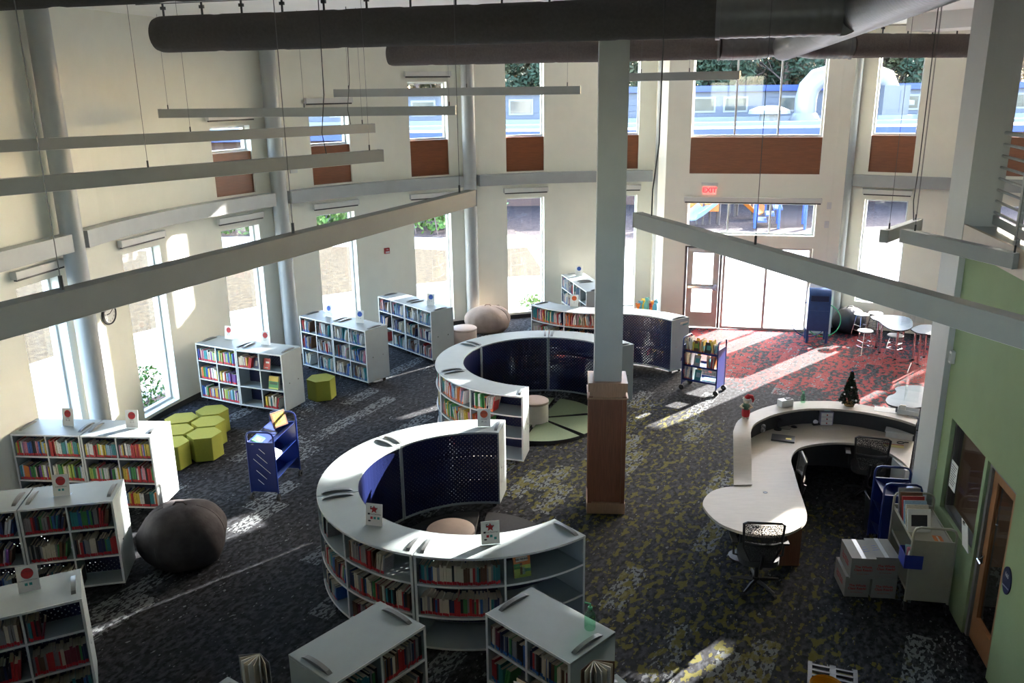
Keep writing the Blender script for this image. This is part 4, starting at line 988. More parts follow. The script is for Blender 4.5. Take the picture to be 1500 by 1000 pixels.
# far one behind the curved run
gl, gr = g(820.4, 400), g(859, 427); two(gl, (gl + gr) / 2, gr, ('distant grey bookcase against the cream wall behind the curved run', 'distant half empty bookcase whose end panel faces the wood-clad column'), ('distant bookcase against the cream wall', 'distant half empty bookcase'), ([[.8, .7], [.8, .8], [.7, .7]], [[.2, .0], [.3, .2], [0, 0]]), 'thin', 'b')
# I and H in front
fI = g(711, 898); dI = (g(833.5, 971) - fI).normalized()
straight(fI, dI, 'grey bookcase carrying a green sanitiser pump bottle', 'bookcase under the sanitiser bottle', [[1, .95], [.45, .9], [.8, .9]], 'dark', 'b')
fr_ = g(623, 916); dH = (fr_ - g(492, 1000)).normalized()
straight(fr_ - dH * UW, dH, 'grey bookcase with a bare top angled towards the curved sofa-like ring', 'bookcase with the bare top', [[.95, 1], [.9, .9], [.9, .9]], 'dark')
# near ring (C shape)
CN = (-.48, 9.86); a0 = 79 + UA / 2
LN = ['curved grey bookcase of the near ring with the P - I fiction sign', 'curved grey bookcase of the near ring facing the blue book truck', 'curved grey bookcase of the near ring with a star sign and left shelves', 'curved grey bookcase of the near ring ending in nearly empty shelves']
LN[2] = 'curved grey bookcase of the near ring between the two star signs'
PN = ['near ring under P - I sign', 'near ring facing blue truck', 'near ring between star signs', 'curved bookcase with the red fox-coloured face-out book']
PN[3] = 'orange-cover end of near ring'
for i, b_ in enumerate(([[.8, .8], [.8, .8], [.8, .8]], [[.75, .8], [.9, .85], [.8, .8]], [[.4, .62], [.9, .95], [.6, .5]], [[.95, 0], [.98, 0], [0, 0]])):
    curved(CN, a0 + i * UA, LN[i], PN[i], b_, 'dark')
# middle ring around the sage mat
CM = (.58, 14.7); LM = ['curved grey bookcase of the middle ring behind the wood-clad column', 'curved grey bookcase of the middle ring behind the sage floor mat', 'curved grey bookcase of the middle ring next to the tan drum stool', 'curved grey bookcase of the middle ring with a sunlit open end']
PM = ['curved bookcase behind the wood-clad column', 'curved bookcase behind the sage mat', 'curved bookcase next to the tan drum stool', 'curved bookcase with the sunlit end']
for i, b_ in enumerate(([[.8, .8]] * 3, [[.8, .8]] * 3, [[.9, .9], [.85, .9], [.8, .7]], [[.8, .45], [.95, .35], [.6, 0]])):
    curved(CM, 258 - UA / 2 - (3 - i) * UA, LM[i], PM[i], b_, 'picture', 'o')
# far S-shaped run
curved((2.10, 19.93), 270 - UA / 2, 'curved grey bookcase of orange-taped picture books in the far run', 'far curved bookcase with orange tape', [[.95, .95], [.9, .9], [.8, .8]], 'picture', 'o')
curved((2.14, 16.48), 90.7 - UA / 2, 'curved grey bookcase of the far run showing its blue back near the doors', 'far curved bookcase near the doors', [[.8, .8]] * 3, 'picture', 'o')
# ends of a ring that leaves the picture at the bottom
CB = (-.80, 4.95)
curved(CB, 34 - UA / 2, 'curved grey bookcase holding an upright brown book beside the sanitiser bookcase', 'curved bookcase at the sanitiser bookcase', [[.3, .3], [0, 0], [0, 0]], 'dark')
curved(CB, 145 + UA / 2, 'curved grey bookcase holding an open upright book beside the bare-topped bookcase', 'curved bookcase at the bare-topped bookcase', [[.3, .3], [0, 0], [0, 0]], 'dark')

# ================================================================== SIGNS ON THE BOOKCASES
def sign(x, y, z, rz, label, kind, w_=.19, h_=.27, lines=(), colr=M_RED):
    """x, y: pixel of the middle of the foot"""
    p = G(x, y, z); root = empty('sign_holder', p, rz, label, 'sign')
    T_ = Matrix.Rotation(R(-9), 4, 'X')
    mb = MB(); mb.box((-w_ / 2, -.002, .004), (w_ / 2, .002, h_)); mb.xf(T_); mb.build('card', M_PAPER, root)
    mb = MB(); mb.box((-w_ / 2 - .006, -.035, 0), (w_ / 2 + .006, .06, .004)); mb.build('acrylic_foot', M_CLEAR, root)
    def flat(nm, polyg, mt, y_=-.0035):
        mb = MB(); k = len(polyg); mb.add([(q[0], y_, q[1]) for q in polyg], [list(range(k))]); mb.xf(T_); mb.build(nm, mt, root)
    def tx(s_, sz, z_, mt=M_INK, x_=0, b=.0): text(s_, sz, T_ @ FACE(x_, -.0045, z_), mt, root, bold=b)
    if kind == 'disc':
        flat('disc', [(.055 * math.cos(2 * pi * k / 24), h_ * .70 + .055 * math.sin(2 * pi * k / 24)) for k in range(24)], colr)
        tx('FICTION' if colr != M_BINK else 'EASY', .026, h_ * .76, M_INK)
    else:
        tx('Easy', .05, h_ * .80, M_INK, -.005, .001)
        flat('star', [((.05 if k % 2 == 0 else .021) * math.sin(2 * pi * k / 10), h_ * .74 + (.05 if k % 2 == 0 else .021) * math.cos(2 * pi * k / 10)) for k in range(10)], M_RED, -.0055)
        flat('book_icon', [(-.075, h_ * .49), (-.052, h_ * .49), (-.052, h_ * .57), (-.075, h_ * .57)], M_INK)
        for k, (dx, dz, mt) in enumerate(((-.03, .36, M_RED), (.008, .36, M_TEAL), (.052, .26 if 'second' in label else .36, M_TEAL))): flat('picture', [(dx - .014, h_ * dz - .014), (dx + .014, h_ * dz - .014), (dx + .014, h_ * dz + .014), (dx - .014, h_ * dz + .014)], mt)
        flat('oval_mark', [(-.055 + .018 * math.cos(2 * pi * k / 14), h_ * .22 + .009 * math.sin(2 * pi * k / 14)) for k in range(14)], M_INK)
    for s_, sz, z_, x_ in lines: tx(s_, sz, h_ * z_, x_=x_)
    if 'histor' in label or 'charcoal' in label:
        for x_ in (-.022, .018): flat('icon', [(x_ - .013, h_ * .24), (x_ + .013, h_ * .24), (x_ + .013, h_ * .34), (x_ - .013, h_ * .34)], M_TEAL)
rA = math.atan2(dA.y, dA.x); rB = math.atan2(dB.y, dB.x); rC = math.atan2(dC.y, dC.x)
sign(100, 624, SH, rA - R(8), 'white sign with red circle on the bookcase under the window past the clock', 'disc', lines=(('Fiction', .022, .46, 0), ('A - B', .032, .34, 0)))
sign(194, 627, SH, rA + R(2), 'white sign with red circle on the sunlit bookcase beside the poufs', 'disc', lines=(('Fiction', .022, .46, 0), ('C - I', .032, .34, 0)))
sign(91, 726, SH, rB - R(2), 'white sign with red circle on the bookcase at the charcoal bean bag', 'disc', lines=(('Science Fiction', .022, .44, 0),))
sign(44, 866, SH, rC - R(2), 'white historical fiction sign with red circle on the dim bookcase', 'disc', lines=(('Fantasy/Historical Fiction', .016, .44, 0),))
sign(335, 497, SH, R(-22), 'white sign with red circle in front of the bright window on the full bookcase', 'disc', lines=(('Fiction', .022, .46, 0), ('M - P', .03, .34, 0)))
sign(388.5, 505, SH, R(-18), 'white sign with red circle on the half empty bookcase', 'disc', lines=(('Fiction', .022, .46, 0), ('R - S', .03, .34, 0)))
sign(481, 464, SH, R(-35), 'narrow white sign with blue circle seen askew on the picture book case', 'disc', colr=M_BINK, lines=(('A - B', .03, .36, 0),))
sign(527, 473, SH, R(-14), 'white sign with blue circle at the end of the picture book case', 'disc', colr=M_BINK, lines=(('C - D', .03, .36, 0),))
sign(631, 447, SH, R(-14), 'white sign with blue circle on the bookcase beside the drum stool', 'disc', colr=M_BINK, lines=(('E - G', .03, .36, 0),))
sign(848, 404, SH, R(-10), 'small white sign with blue circle on the distant bookcase', 'disc', colr=M_BINK, lines=(('H - K', .03, .36, 0),))
sign(841, 449, SH, R(-8), 'white sign with red circle on the far curved bookcase', 'disc', colr=M_ORB, lines=(('J', .04, .36, 0),))
sign(709, 625, SH, R(-3), 'white sign reading P - I with orange red circle on the near ring', 'disc', colr=mk('orange_red_print', (.55, .09, .03), .6), lines=(('FICTION', .022, .42, 0), ('P - I', .042, .27, 0)))
sign(548, 770, SH, R(-14), 'white first favorites star sign on the shaded curve of the near ring', 'star', w_=.2, h_=.26, lines=(('First Favorites', .024, .53, .015),))
sign(719, 797, SH, R(9), 'white first favorites star sign, second of two, beside the sunlit curve', 'star', w_=.2, h_=.26, lines=(('First Favorites', .024, .53, .015),))

# ================================================================== SEATS AND MATS
def pouf(x, y, rot, label):
    p = G(x, y, .43); root = empty('hexagon_pouf', (p.x, p.y, 0), rot, label, 'pouf', 'lime hexagon poufs')
    hexa = lambda r_: [(r_ * math.cos(pi / 3 * k), r_ * math.sin(pi / 3 * k)) for k in range(6)]
    mb = MB(); mb.prism(hexa(.285), .02, .40); mb.build('body', M_LIME, root, bevel=.012)
    mb = MB(); mb.prism(hexa(.287), .40, .43); mb.build('seat_top', M_LIME, root, bevel=.012)
    mb = MB(); mb.prism(hexa(.25), 0, .02); mb.build('base', M_BLACK, root)
R0 = R(12)
c0 = G(299, 634, .43); st = .56
ang = R(12 + 30)
def hexpos(i, j): # axial lattice of touching hexagons
    u = Vector((math.cos(R0 + R(30)), math.sin(R0 + R(30)), 0)) * st; v = Vector((math.cos(R0 + R(90)), math.sin(R0 + R(90)), 0)) * st
    q = Vector((c0.x, c0.y, .43)) + u * i + v * j; x, y, _ = PX(q); return x, y
for (i, j), lab in zip(((0, 0), (0, 1), (-1, 1), (-1, 0), (0, 2), (-1, 2)), ('open front pouf of the lime cluster, its two sides clear of the others', 'lime pouf of the cluster on the carpet side, behind the open front one', 'lime pouf in the middle of the cluster',
        'lime pouf pushed against the sunlit bookcase end', 'lime pouf of the cluster under the window sill', 'lime pouf of the cluster half behind the sunlit bookcase')):
    x, y = hexpos(i, j); pouf(x, y, R0, lab)
pouf(470, 553, R(20), 'single lime hexagon pouf standing alone at the end of a bookcase')
def beanbag(c, sx, sy, sz, label, mat, seed, rot=0.0):
    root = empty('bean_bag', (c[0], c[1], 0), rot, label, 'bean bag'); rr = random.Random(seed); ph = [rr.uniform(0, 6.28) for _ in range(8)]
    mb = MB(); nu, nv = 44, 26; vs = []
    for i in range(nv + 1):
        t = pi * i / nv
        for k in range(nu):
            a = 2 * pi * k / nu; st_ = abs(math.sin(t))
            wob = 1 + .035 * math.sin(3 * a + ph[0] + 2 * t) + .03 * math.sin(5 * a + ph[1]) * st_ + .015 * math.sin(11 * a + ph[2] + 3 * t) * st_
            seam = -.03 * math.exp(-((((a - ph[3]) % (pi / 3)) - pi / 6) / .06) ** 2) * st_
            q = (wob + seam); z = -math.cos(t)
            zz = max(-.80, z); 
            vs.append((sx * q * st_ ** .85 * math.cos(a), sy * q * st_ ** .85 * math.sin(a), sz * (zz + .80) / 1.8 * (1 + .03 * math.sin(4 * a + ph[4]) * st_) ))
    mb.add(vs, [(i * nu + k, i * nu + (k + 1) % nu, (i + 1) * nu + (k + 1) % nu, (i + 1) * nu + k) for i in range(nv) for k in range(nu)])
    mb.build('bag', mat, root, smooth='all')
    mb = MB()
    for k in range(6):
        a = ph[3] + pi / 6 + k * pi / 3; mb.tube([(sx * .93 * math.sin(t) ** .85 * math.cos(a), sy * .93 * math.sin(t) ** .85 * math.sin(a), sz * (-math.cos(t) + .80) / 1.8 - .002) for t in [1.2 + .16 * j for j in range(11)]], .008, 5)
    tag(mb.build('piping', mat, root, smooth=True), kind='stuff')
    mb = MB(); mb.tube([(-.09, 0, sz - .01), (-.05, 0, sz + .035), (.05, 0, sz + .035), (.09, 0, sz - .01)], .014, 6); mb.build('carry_loop', mat, root, smooth=True)
beanbag((-4.34, 10.05), .56, .53, .80, 'big charcoal suede bean bag with a sunlit flank', M_BEAND, 3)
beanbag((-.60, 21.05), .58, .52, .66, 'tan suede bean bag by the cream wall', M_BEANT, 8)
beanbag((8.42, 20.55), .40, .38, .62, 'black bean bag between the blue mailbox and the white stools', mk('black_vinyl', (.02, .02, .022), .5, .2, 8), 12)
def drum(p, r_, h_, label, side, top, cat='stool'):
    root = empty('drum_stool', (p[0], p[1], 0), 0, label, cat)
    mb = MB(); mb.cyl((0, 0), r_, .01, h_ - .05, 36); mb.build('body', side, root, smooth=True)
    mb = MB(); mb.lathe([(0, h_), (r_ - .02, h_), (r_ + .004, h_ - .015), (r_ + .004, h_ - .048), (0, h_ - .05)], n=36); mb.build('cushion', top, root, smooth=True)
    mb = MB(); mb.lathe([(r_ + .002, h_ - .055), (r_ + .008, h_ - .05), (r_ + .002, h_ - .045)], n=36); mb.build('piping', M_BLACK, root)
p = G(782, 625, 0); drum((.40, 14.72), .255, .46, 'cream drum stool in the centre of the sage floor mat', mk('cream_vinyl', (.62, .58, .50), .5, .03, 8), M_TAND)
p = G(680, 479, .44); drum((p.x, p.y), .30, .44, 'tan drum stool beside the tan bean bag', M_TAND, M_TAND)
p = G(660, 774, .45); drum((p.x, p.y), .31, .45, 'tan topped drum stool inside the near ring', MATS['cream_vinyl'], M_TAND)
def mat_round(c, r_, label, mat, n, rot):
    root = empty('floor_mat', (c[0], c[1], 0), rot, label, 'floor mat')
    for k in range(n):
        a0_, a1_ = 2 * pi * k / n + .03, 2 * pi * (k + 1) / n - .03; m_ = (a0_ + a1_) / 2; off = (.05 * math.cos(m_), .05 * math.sin(m_))
        po = [off] + [(off[0] + r_ * math.cos(a0_ + (a1_ - a0_) * i / 10), off[1] + r_ * math.sin(a0_ + (a1_ - a0_) * i / 10)) for i in range(11)]
        mb = MB(); mb.prism(po, .0, .065, 0, 1); mb.build('wedge', [mat, M_MATD], root)
mat_round((.50, 14.80), 1.06, 'round sage green floor mat in wedges inside the middle ring', M_MATG, 6, R(10))
mat_round((-.55, 10.0), 1.10, 'round charcoal floor mat in wedges inside the near ring', M_MATD, 6, R(25))

# ================================================================== BOOK TRUCKS
def truck(p, rz, label, L_, W_, mat, deco=False, shelves=(.22, .52, .82), flat_top=True, grp=None, hgt=1.10):
    """book truck; local x runs along the shelves, end panels at both x ends"""
    root = empty('book_truck', (p[0], p[1], 0), rz, label, 'book truck', grp)
    for x in (0, L_):
        o = None
        mb = MB(); mb.box((x - .008, -W_ / 2 + .01, .14), (x + .008, W_ / 2 - .01, hgt - .16)); o = mb.build('end_panel', mat, root)
        c_ = .07; pts = [(x, -W_ / 2, .12), (x, -W_ / 2, hgt - c_), (x, -W_ / 2 + c_ * .3, hgt - c_ * .3), (x, -W_ / 2 + c_, hgt), (x, W_ / 2 - c_, hgt), (x, W_ / 2 - c_ * .3, hgt - c_ * .3), (x, W_ / 2, hgt - c_), (x, W_ / 2, .12)]
        mb = MB(); mb.tube(pts, .015, 8); mb.build('hoop', mat, root, smooth=True)
        if deco and x == deco[0] * L_:
            mb = MB()
            for k, (u, z, l_) in enumerate(((-.02, .80, .09), (-.01, .68, .16), (.0, .56, .26), (.02, .42, .16), (.04, .30, .09))):
                s_ = deco[1]; mb.mbox(Matrix.Translation((x + s_ * .0105, u, z)) @ Matrix.Rotation(R(42) * -deco[1], 4, 'X'), (.004, l_ * 1.3, .006))
            tag(mb.build('slots', M_PAPER, o), kind='stuff')
            mb = MB(); mb.box((x + deco[1] * .006, deco[1] * -.12 - .02, .90), (x + deco[1] * .011, deco[1] * -.12 + .02, .915)); mb.build('badge', M_CHROME, o)
    for z in shelves:
        mb = MB()
        for s_ in (-1, 1):
            q = [(0, 0, z), (L_, 0, z), (L_, s_ * (W_ / 2 - .012), z + .12), (0, s_ * (W_ / 2 - .012), z + .12)] if not flat_top else None
            if q: mb.add(q + [(a, b, c - .008) for a, b, c in q], [(0, 1, 2, 3), (7, 6, 5, 4), (0, 4, 5, 1), (1, 5, 6, 2), (2, 6, 7, 3), (3, 7, 4, 0)])
        if flat_top:
            mb.box((.01, -W_ / 2 + .012, z - .01), (L_ - .01, W_ / 2 - .012, z)); mb.box((.01, -W_ / 2 + .012, z), (L_ - .01, -W_ / 2 + .018, z + .03)); mb.box((.01, W_ / 2 - .018, z), (L_ - .01, W_ / 2 - .012, z + .03))
        mb.build('shelf', mat, root)
    for x in (0, L_):
        for y in (-W_ / 2, W_ / 2):
            mb = MB(); mb.tube([(x, y - .016, .055), (x, y + .016, .055)], .055, 14); o = mb.build('caster', M_RUBBER, root, smooth=True)
            mb = MB(); mb.tube([(x, y, .055), (x, y, .14)], .012, 6); mb.tube([(x, y - .02, .055), (x, y + .02, .055)], .022, 8); mb.build('fork', M_CHROME, o)
    return root
TRK = {}
# blue truck on the open carpet: the near end panel spans pixels 371..408, far end is up and right
pa, pb, pc = G(371, 731), G(408, 733), G(437, 700)
ax = Vector((pc.x - pb.x, pc.y - pb.y, 0)); ex = ax.normalized(); L1 = .86
rz1 = math.atan2(ex.y, ex.x); W1 = .42; mid = (pa + pb) / 2
T1 = truck(mid, rz1, 'blue metal book truck standing alone on the dark carpet', L1, W1, M_BLUE, deco=(0, -1), flat_top=False, grp='blue book trucks')
pa, pb, pc = G(998, 570), G(1048, 580), G(1063, 572)
ex2 = Vector((pb.x - pa.x, pb.y - pa.y, 0)).normalized(); rz2 = math.atan2(ex2.y, ex2.x); n2 = Vector((-ex2.y, ex2.x, 0)); W2 = .42
L2 = (pb - pa).length; o2 = pa + n2 * (W2 / 2)
T2 = truck(o2, rz2, 'blue metal book truck loaded with children\'s books near the doors', L2, W2, M_BLUE, grp='blue book trucks')
# parked along the green wall
eg = WU.copy(); ngr = Vector((-WU.y, WU.x, 0)); rzg = math.atan2(WU.y, WU.x)
bp_ = (G(1323, 893) + G(1386, 898)) / 2
LC, WC = .90, .46
TC = truck(bp_, rzg, 'cream metal book truck parked at the green wall beside the cartons', LC, WC, M_CREAM, shelves=(.22, .55, .86), hgt=1.08)
pt_ = bp_ + eg * (LC + .16) ; pt_ = Vector((pt_.x - .10, pt_.y, 0))
TB = truck(pt_, rzg, 'navy book truck parked behind the cream one at the green wall', .52, .44, M_BLUE, flat_top=False, grp='blue book trucks', hgt=1.12)

# ================================================================== CIRCULATION DESK
def smooth(pts, k=4):
    out = []; n = len(pts)
    for i in range(n - 1):
        p0, p1, p2, p3 = pts[max(0, i - 1)], pts[i], pts[i + 1], pts[min(n - 1, i + 2)]
        for j in range(k):
            t = j / k; out.append(p1 * (1 - t) + p2 * t + ((p2 - p0) * .5 * t * (1 - t) ** 2 - (p3 - p1) * .5 * t * t * (1 - t)) - (p2 - p1) * (t * (1 - t) ** 2 - t * t * (1 - t)))
    return out + [pts[-1]]
LZ, TZ = 1.07, .76
gl_ = lambda pts, z: [V2(*G(x, y, z)[:2]) for x, y in pts]
LO = smooth(gl_([(1074, 631.6), (1081, 616), (1099, 605), (1122, 596), (1155, 588.8), (1198.5, 587), (1237, 588.5), (1275, 594.6), (1313, 603.5), (1344, 613.8)], LZ))
LI = smooth(gl_([(1099.6, 631.6), (1104, 622), (1116, 614), (1140, 605), (1178, 598.5), (1214, 598), (1245, 600.5), (1275, 604.8), (1313, 612.5), (1341, 621.4)], LZ))
e0, e1 = V2(*G(1075, 712, TZ)[:2]), V2(*G(1101.6, 711, TZ)[:2])
dk = empty('circulation_desk', (4.2, 11.2, 0), 0, 'curved pale maple circulation desk with a raised ledge and a rounded table end', 'desk')
off = Vector((-4.2, -11.2, 0))
def bd(mb, nm, mt, **k): mb.v = [p + off for p in mb.v]; return mb.build(nm, mt, dk, **k)
mb = MB(); n = len(LO)
mb.prism([p[:2] for p in LO] + [p[:2] for p in LI[::-1]], LZ - .035, LZ); bd(mb, 'ledge', M_DESK, bevel=.005)
# the ledge slopes down to the table end
mb = MB(); k = 10; vs = []
for i in range(k + 1):
    t = i / k; z = LZ + (TZ + .02 - LZ) * (t * t * (3 - 2 * t)); a, b_ = LO[0].lerp(e0, t), LI[0].lerp(e1, t)
    vs += [(a.x, a.y, z), (b_.x, b_.y, z), (b_.x, b_.y, z - .035), (a.x, a.y, z - .035)]
mb.add(vs, [(4 * i + j, 4 * i + (j + 1) % 4, 4 * i + 4 + (j + 1) % 4, 4 * i + 4 + j) for i in range(k) for j in range(4)] + [(0, 1, 2, 3), (4 * k, 4 * k + 1, 4 * k + 2, 4 * k + 3)])
bd(mb, 'ledge_ramp', M_DESK, smooth=True)
knee = smooth(gl_([(1075, 712), (1056, 714.5), (1040, 721), (1030, 733.6), (1033, 746), (1053, 765.5), (1084, 778), (1113, 783), (1142, 783), (1163, 777), (1178, 766.8), (1182, 754), (1177, 735), (1170.5, 715.8), (1163, 690), (1159, 675), (1162, 664), (1173, 655), (1198.5, 649.5), (1237, 647.7), (1275, 653), (1300.5, 662), (1321, 675), (1332, 686)], TZ), 3)
inner = [p.lerp(q, .5) for p, q in zip(LO, LI)]
mb = MB(); mb.prism([p[:2] for p in knee] + [p[:2] for p in inner[::-1]], TZ - .035, TZ); bd(mb, 'worktop', M_DESK, bevel=.004)
def strip(path, th, z0, z1, nm, mt):
    mb = MB(); vs = []
    for i, p in enumerate(path):
        t = (path[min(i + 1, len(path) - 1)] - path[max(0, i - 1)]).normalized(); q = Vector((-t.y, t.x, 0)) * th / 2
        vs += [(p.x + q.x, p.y + q.y, z0), (p.x - q.x, p.y - q.y, z0), (p.x - q.x, p.y - q.y, z1), (p.x + q.x, p.y + q.y, z1)]
    m_ = len(path); mb.add(vs, [(4 * i + j, 4 * i + (j + 1) % 4, 4 * i + 4 + (j + 1) % 4, 4 * i + 4 + j) for i in range(m_ - 1) for j in range(4)] + [(0, 1, 2, 3), (4 * m_ - 4, 4 * m_ - 3, 4 * m_ - 2, 4 * m_ - 1)])
    return bd(mb, nm, mt)
body = [p.lerp(q, .3) for p, q in zip(LO, LI)]
strip(body, .03, 0, LZ - .036, 'front_panel', M_DESKD); strip([p.lerp(q, .55) for p, q in zip(LO, LI)], .02, TZ, LZ - .036, 'riser_panel', M_DESKD)
strip([body[0], e0.lerp(e1, .3)], .03, 0, TZ - .036, 'side_panel', M_DESKD)
c = G(1158, 827); mb = MB(); mb.box((c.x - .17, c.y - .02, 0), (c.x + .10, c.y + .03, TZ - .036)); bd(mb, 'leg_panel', M_WOODC)
c = G(1085, 815); mb = MB(); mb.cyl((c.x, c.y), .035, 0, TZ - .036, 12); mb.cyl((c.x, c.y), .16, 0, .02, 20); bd(mb, 'table_leg', M_BLACK)
kk = knee[-1]; mb = MB(); mb.box((kk.x - .04, kk.y + .02, 0), (kk.x + .02, kk.y + .45, TZ - .036)); bd(mb, 'end_panel', M_WHITE)
c = G(1121, 721, TZ); mb = MB(); mb.cyl((c.x, c.y), .03, TZ, TZ + .004, 14); bd(mb, 'grommet', M_BLACK)

# ---- office chairs
M_NET = mk('chair_net', (.02, .02, .021), .7)
def net(name):
    mt = bpy.data.materials.new(name); mt.use_nodes = True; n = mt.node_tree.nodes; L = mt.node_tree.links; b = n['Principled BSDF']
    b.inputs['Base Color'].default_value = (.03, .03, .03, 1); b.inputs['Roughness'].default_value = .7
    tc = n.new('ShaderNodeTexCoord'); vo = n.new('ShaderNodeTexVoronoi'); vo.inputs['Scale'].default_value = 105; L.new(tc.outputs['Object'], vo.inputs['Vector'])
    lt = n.new('ShaderNodeMath'); lt.operation = 'LESS_THAN'; lt.inputs[1].default_value = .42; L.new(vo.outputs['Distance'], lt.inputs[0])
    tr = n.new('ShaderNodeBsdfTransparent'); mx = n.new('ShaderNodeMixShader'); L.new(lt.outputs[0], mx.inputs[0]); L.new(b.outputs[0], mx.inputs[1]); L.new(tr.outputs[0], mx.inputs[2]); L.new(mx.outputs[0], n['Material Output'].inputs[0])
    return mt
M_NET2 = net('open_net')
def office_chair():
    r = empty('office_chair')
    for k in range(5):
        a = R(90 + 72 * k); d = Vector((math.cos(a), math.sin(a), 0)); mb = MB(); mb.tube([(0, 0, .11), tuple(d * .15 + Vector((0, 0, .105))), tuple(d * .30 + Vector((0, 0, .075)))], [.028, .022, .018], 8); o = mb.build('base_leg', M_BLACK, r, smooth=True)
        p = d * .30; t = Vector((-d.y, d.x, 0)) * .022; mb = MB(); mb.tube([tuple(p - t + Vector((0, 0, .03))), tuple(p + t + Vector((0, 0, .03)))], .03, 12); mb.build('caster', M_RUBBER, o, smooth=True)
    mb = MB(); mb.cyl((0, 0), .028, .10, .40, 12); mb.cyl((0, 0), .045, .09, .16, 12); mb.build('gas_lift', M_BLACK, r, smooth=True)
    mb = MB(); po = [(.24 * math.copysign(abs(math.cos(t)) ** .6, math.cos(t)), .24 * math.copysign(abs(math.sin(t)) ** .6, math.sin(t))) for t in [2 * pi * k / 28 for k in range(28)]]; mb.prism(po, .42, .49); mb.build('seat', mk('chair_seat', (.045, .045, .046), .8, .1, 60), r, bevel=.02)
    mb = MB(); mb.box((-.1, -.12, .38), (.1, .12, .42)); mb.build('mechanism', M_BLACK, r)
    # back leans away; frame outline narrow at the bottom
    ol = [(-.13, .0), (-.215, .18), (-.235, .50), (-.2, .525), (.2, .525), (.235, .50), (.215, .18), (.13, .0)]
    fy = lambda x, z: -.25 - .12 * z + .06 * (x / .23) ** 2
    P3 = [(x, fy(x, z), .50 + z) for x, z in ol]
    mb = MB(); mb.tube(P3, .016, 8, closed=True); mb.build('back_frame', M_BLACK, r, smooth=True)
    mb = MB(); nx, nz = 8, 6; vs = []
    for j in range(nz + 1):
        z = .01 + .505 * j / nz; hw = (.13 + (.215 - .13) * min(1, z / .18)) if z < .18 else .215 + (.235 - .215) * (z - .18) / .32
        hw = min(hw, .232)
        for i in range(nx + 1): x = -hw + 2 * hw * i / nx; vs.append((x, fy(x, z), .50 + z))
    mb.add(vs, [(j * (nx + 1) + i, j * (nx + 1) + i + 1, (j + 1) * (nx + 1) + i + 1, (j + 1) * (nx + 1) + i) for j in range(nz) for i in range(nx)]); mb.build('back_net', M_NET2, r)
    mb = MB(); mb.tube([(x, fy(x, .24) - .005, .74) for x in (-.21, -.1, 0, .1, .21)], .022, 8); mb.build('lumbar_bar', M_BLACK, r, smooth=True)
    mb = MB(); mb.tube([(0, -.05, .40), (0, -.22, .40), (0, -.28, .50), (0, -.31, .62)], .022, 8); mb.build('back_stem', M_BLACK, r, smooth=True)
    for s_ in (-1, 1):
        mb = MB(); mb.tube([(s_ * .2, 0, .44), (s_ * .29, 0, .46), (s_ * .30, 0, .66)], .014, 8); mb.box((s_ * .30 - .035, -.12, .66), (s_ * .30 + .035, .12, .685)); mb.build('armrest', M_BLACK, r)
    return r
c1 = office_chair(); c1.location = (2.95, 9.2, 0); c1.rotation_euler = (0, 0, R(-6)); tag(c1, 'black net-backed office chair at the rounded table end of the desk', 'chair', 'black office chairs')
c2 = copy_tree(c1); p = G(1265, 722); c2.location = (p.x, p.y - .05, 0); c2.rotation_euler = (0, 0, R(-18)); c2['label'] = 'black net-backed office chair inside the curve of the desk'
c3 = copy_tree(c1); c3.location = (3.72, 10.8, 0); c3.rotation_euler = (0, 0, R(80)); c3['label'] = 'black office chair pushed under the straight desk side in deep shade'

# ---- things on the desk
def onz(x, y, z): return G(x, y, z)
def thing(nm, x, y, z, rz, label, cat, grp=None): return empty(nm, G(x, y, z), rz, label, cat, grp)
r = thing('figurine', 1092, 612, LZ, R(-15), 'stuffed toy with a red santa hat and red trousers on the desk ledge', 'toy')
M_RV = mk('red_velvet', (.42, .012, .02), .8, .1, 30); M_CRM = mk('cream_plush', (.62, .52, .40), .9, .1, 40)
mb = MB(); mb.lathe([(.0, .03), (.055, .03), (.062, .08), (.058, .15), (.0, .16)], n=14); mb.build('trousers', M_RV, r, smooth=True)
for s_ in (-1, 1): mb = MB(); mb.ball((s_ * .03, -.02, .018), .026, 10, sc=(1, 1.4, .7)); mb.build('foot', M_CRM, r, smooth=True)
mb = MB(); mb.lathe([(.058, .15), (.062, .19), (.04, .24), (0, .25)], n=14); mb.build('coat', mk('plaid_green', (.04, .09, .06), .8, .4, 40), r, smooth=True)
for s_ in (-1, 1): mb = MB(); mb.tube([(s_ * .045, 0, .22), (s_ * .085, -.03, .19), (s_ * .04, -.07, .18)], [.02, .018, .014], 8); mb.build('arm', M_CRM, r, smooth=True)
mb = MB(); mb.ball((0, -.005, .285), .05, 14); mb.ball((0, -.05, .275), .02, 8); mb.build('head', M_CRM, r, smooth=True)
mb = MB(); mb.tube([(0, 0, .31), (.03, .01, .35), (.07, .02, .345), (.095, .02, .30), (.09, .02, .25)], [.05, .042, .032, .02, .008], 12); o = mb.build('hat', M_RV, r, smooth=True)
mb = MB(); mb.tube([(.052 * math.cos(2 * pi * k / 14), .052 * math.sin(2 * pi * k / 14), .312) for k in range(14)], .012, 6, closed=True); mb.ball((.09, .02, .238), .016, 8); mb.build('trim', M_PAPER, o, smooth=True)
r = thing('tissue_box', 1150, 594, LZ, R(20), 'white tissue box with a dark slot on the desk ledge', 'tissue box'); mb = MB(); mb.box((-.11, -.06, 0), (.11, .06, .11)); mb.build('box', M_WHITE, r, bevel=.003); mb = MB(); mb.box((.0, -.03, .11), (.09, .03, .122)); mb.build('slot', M_BLACK, r)
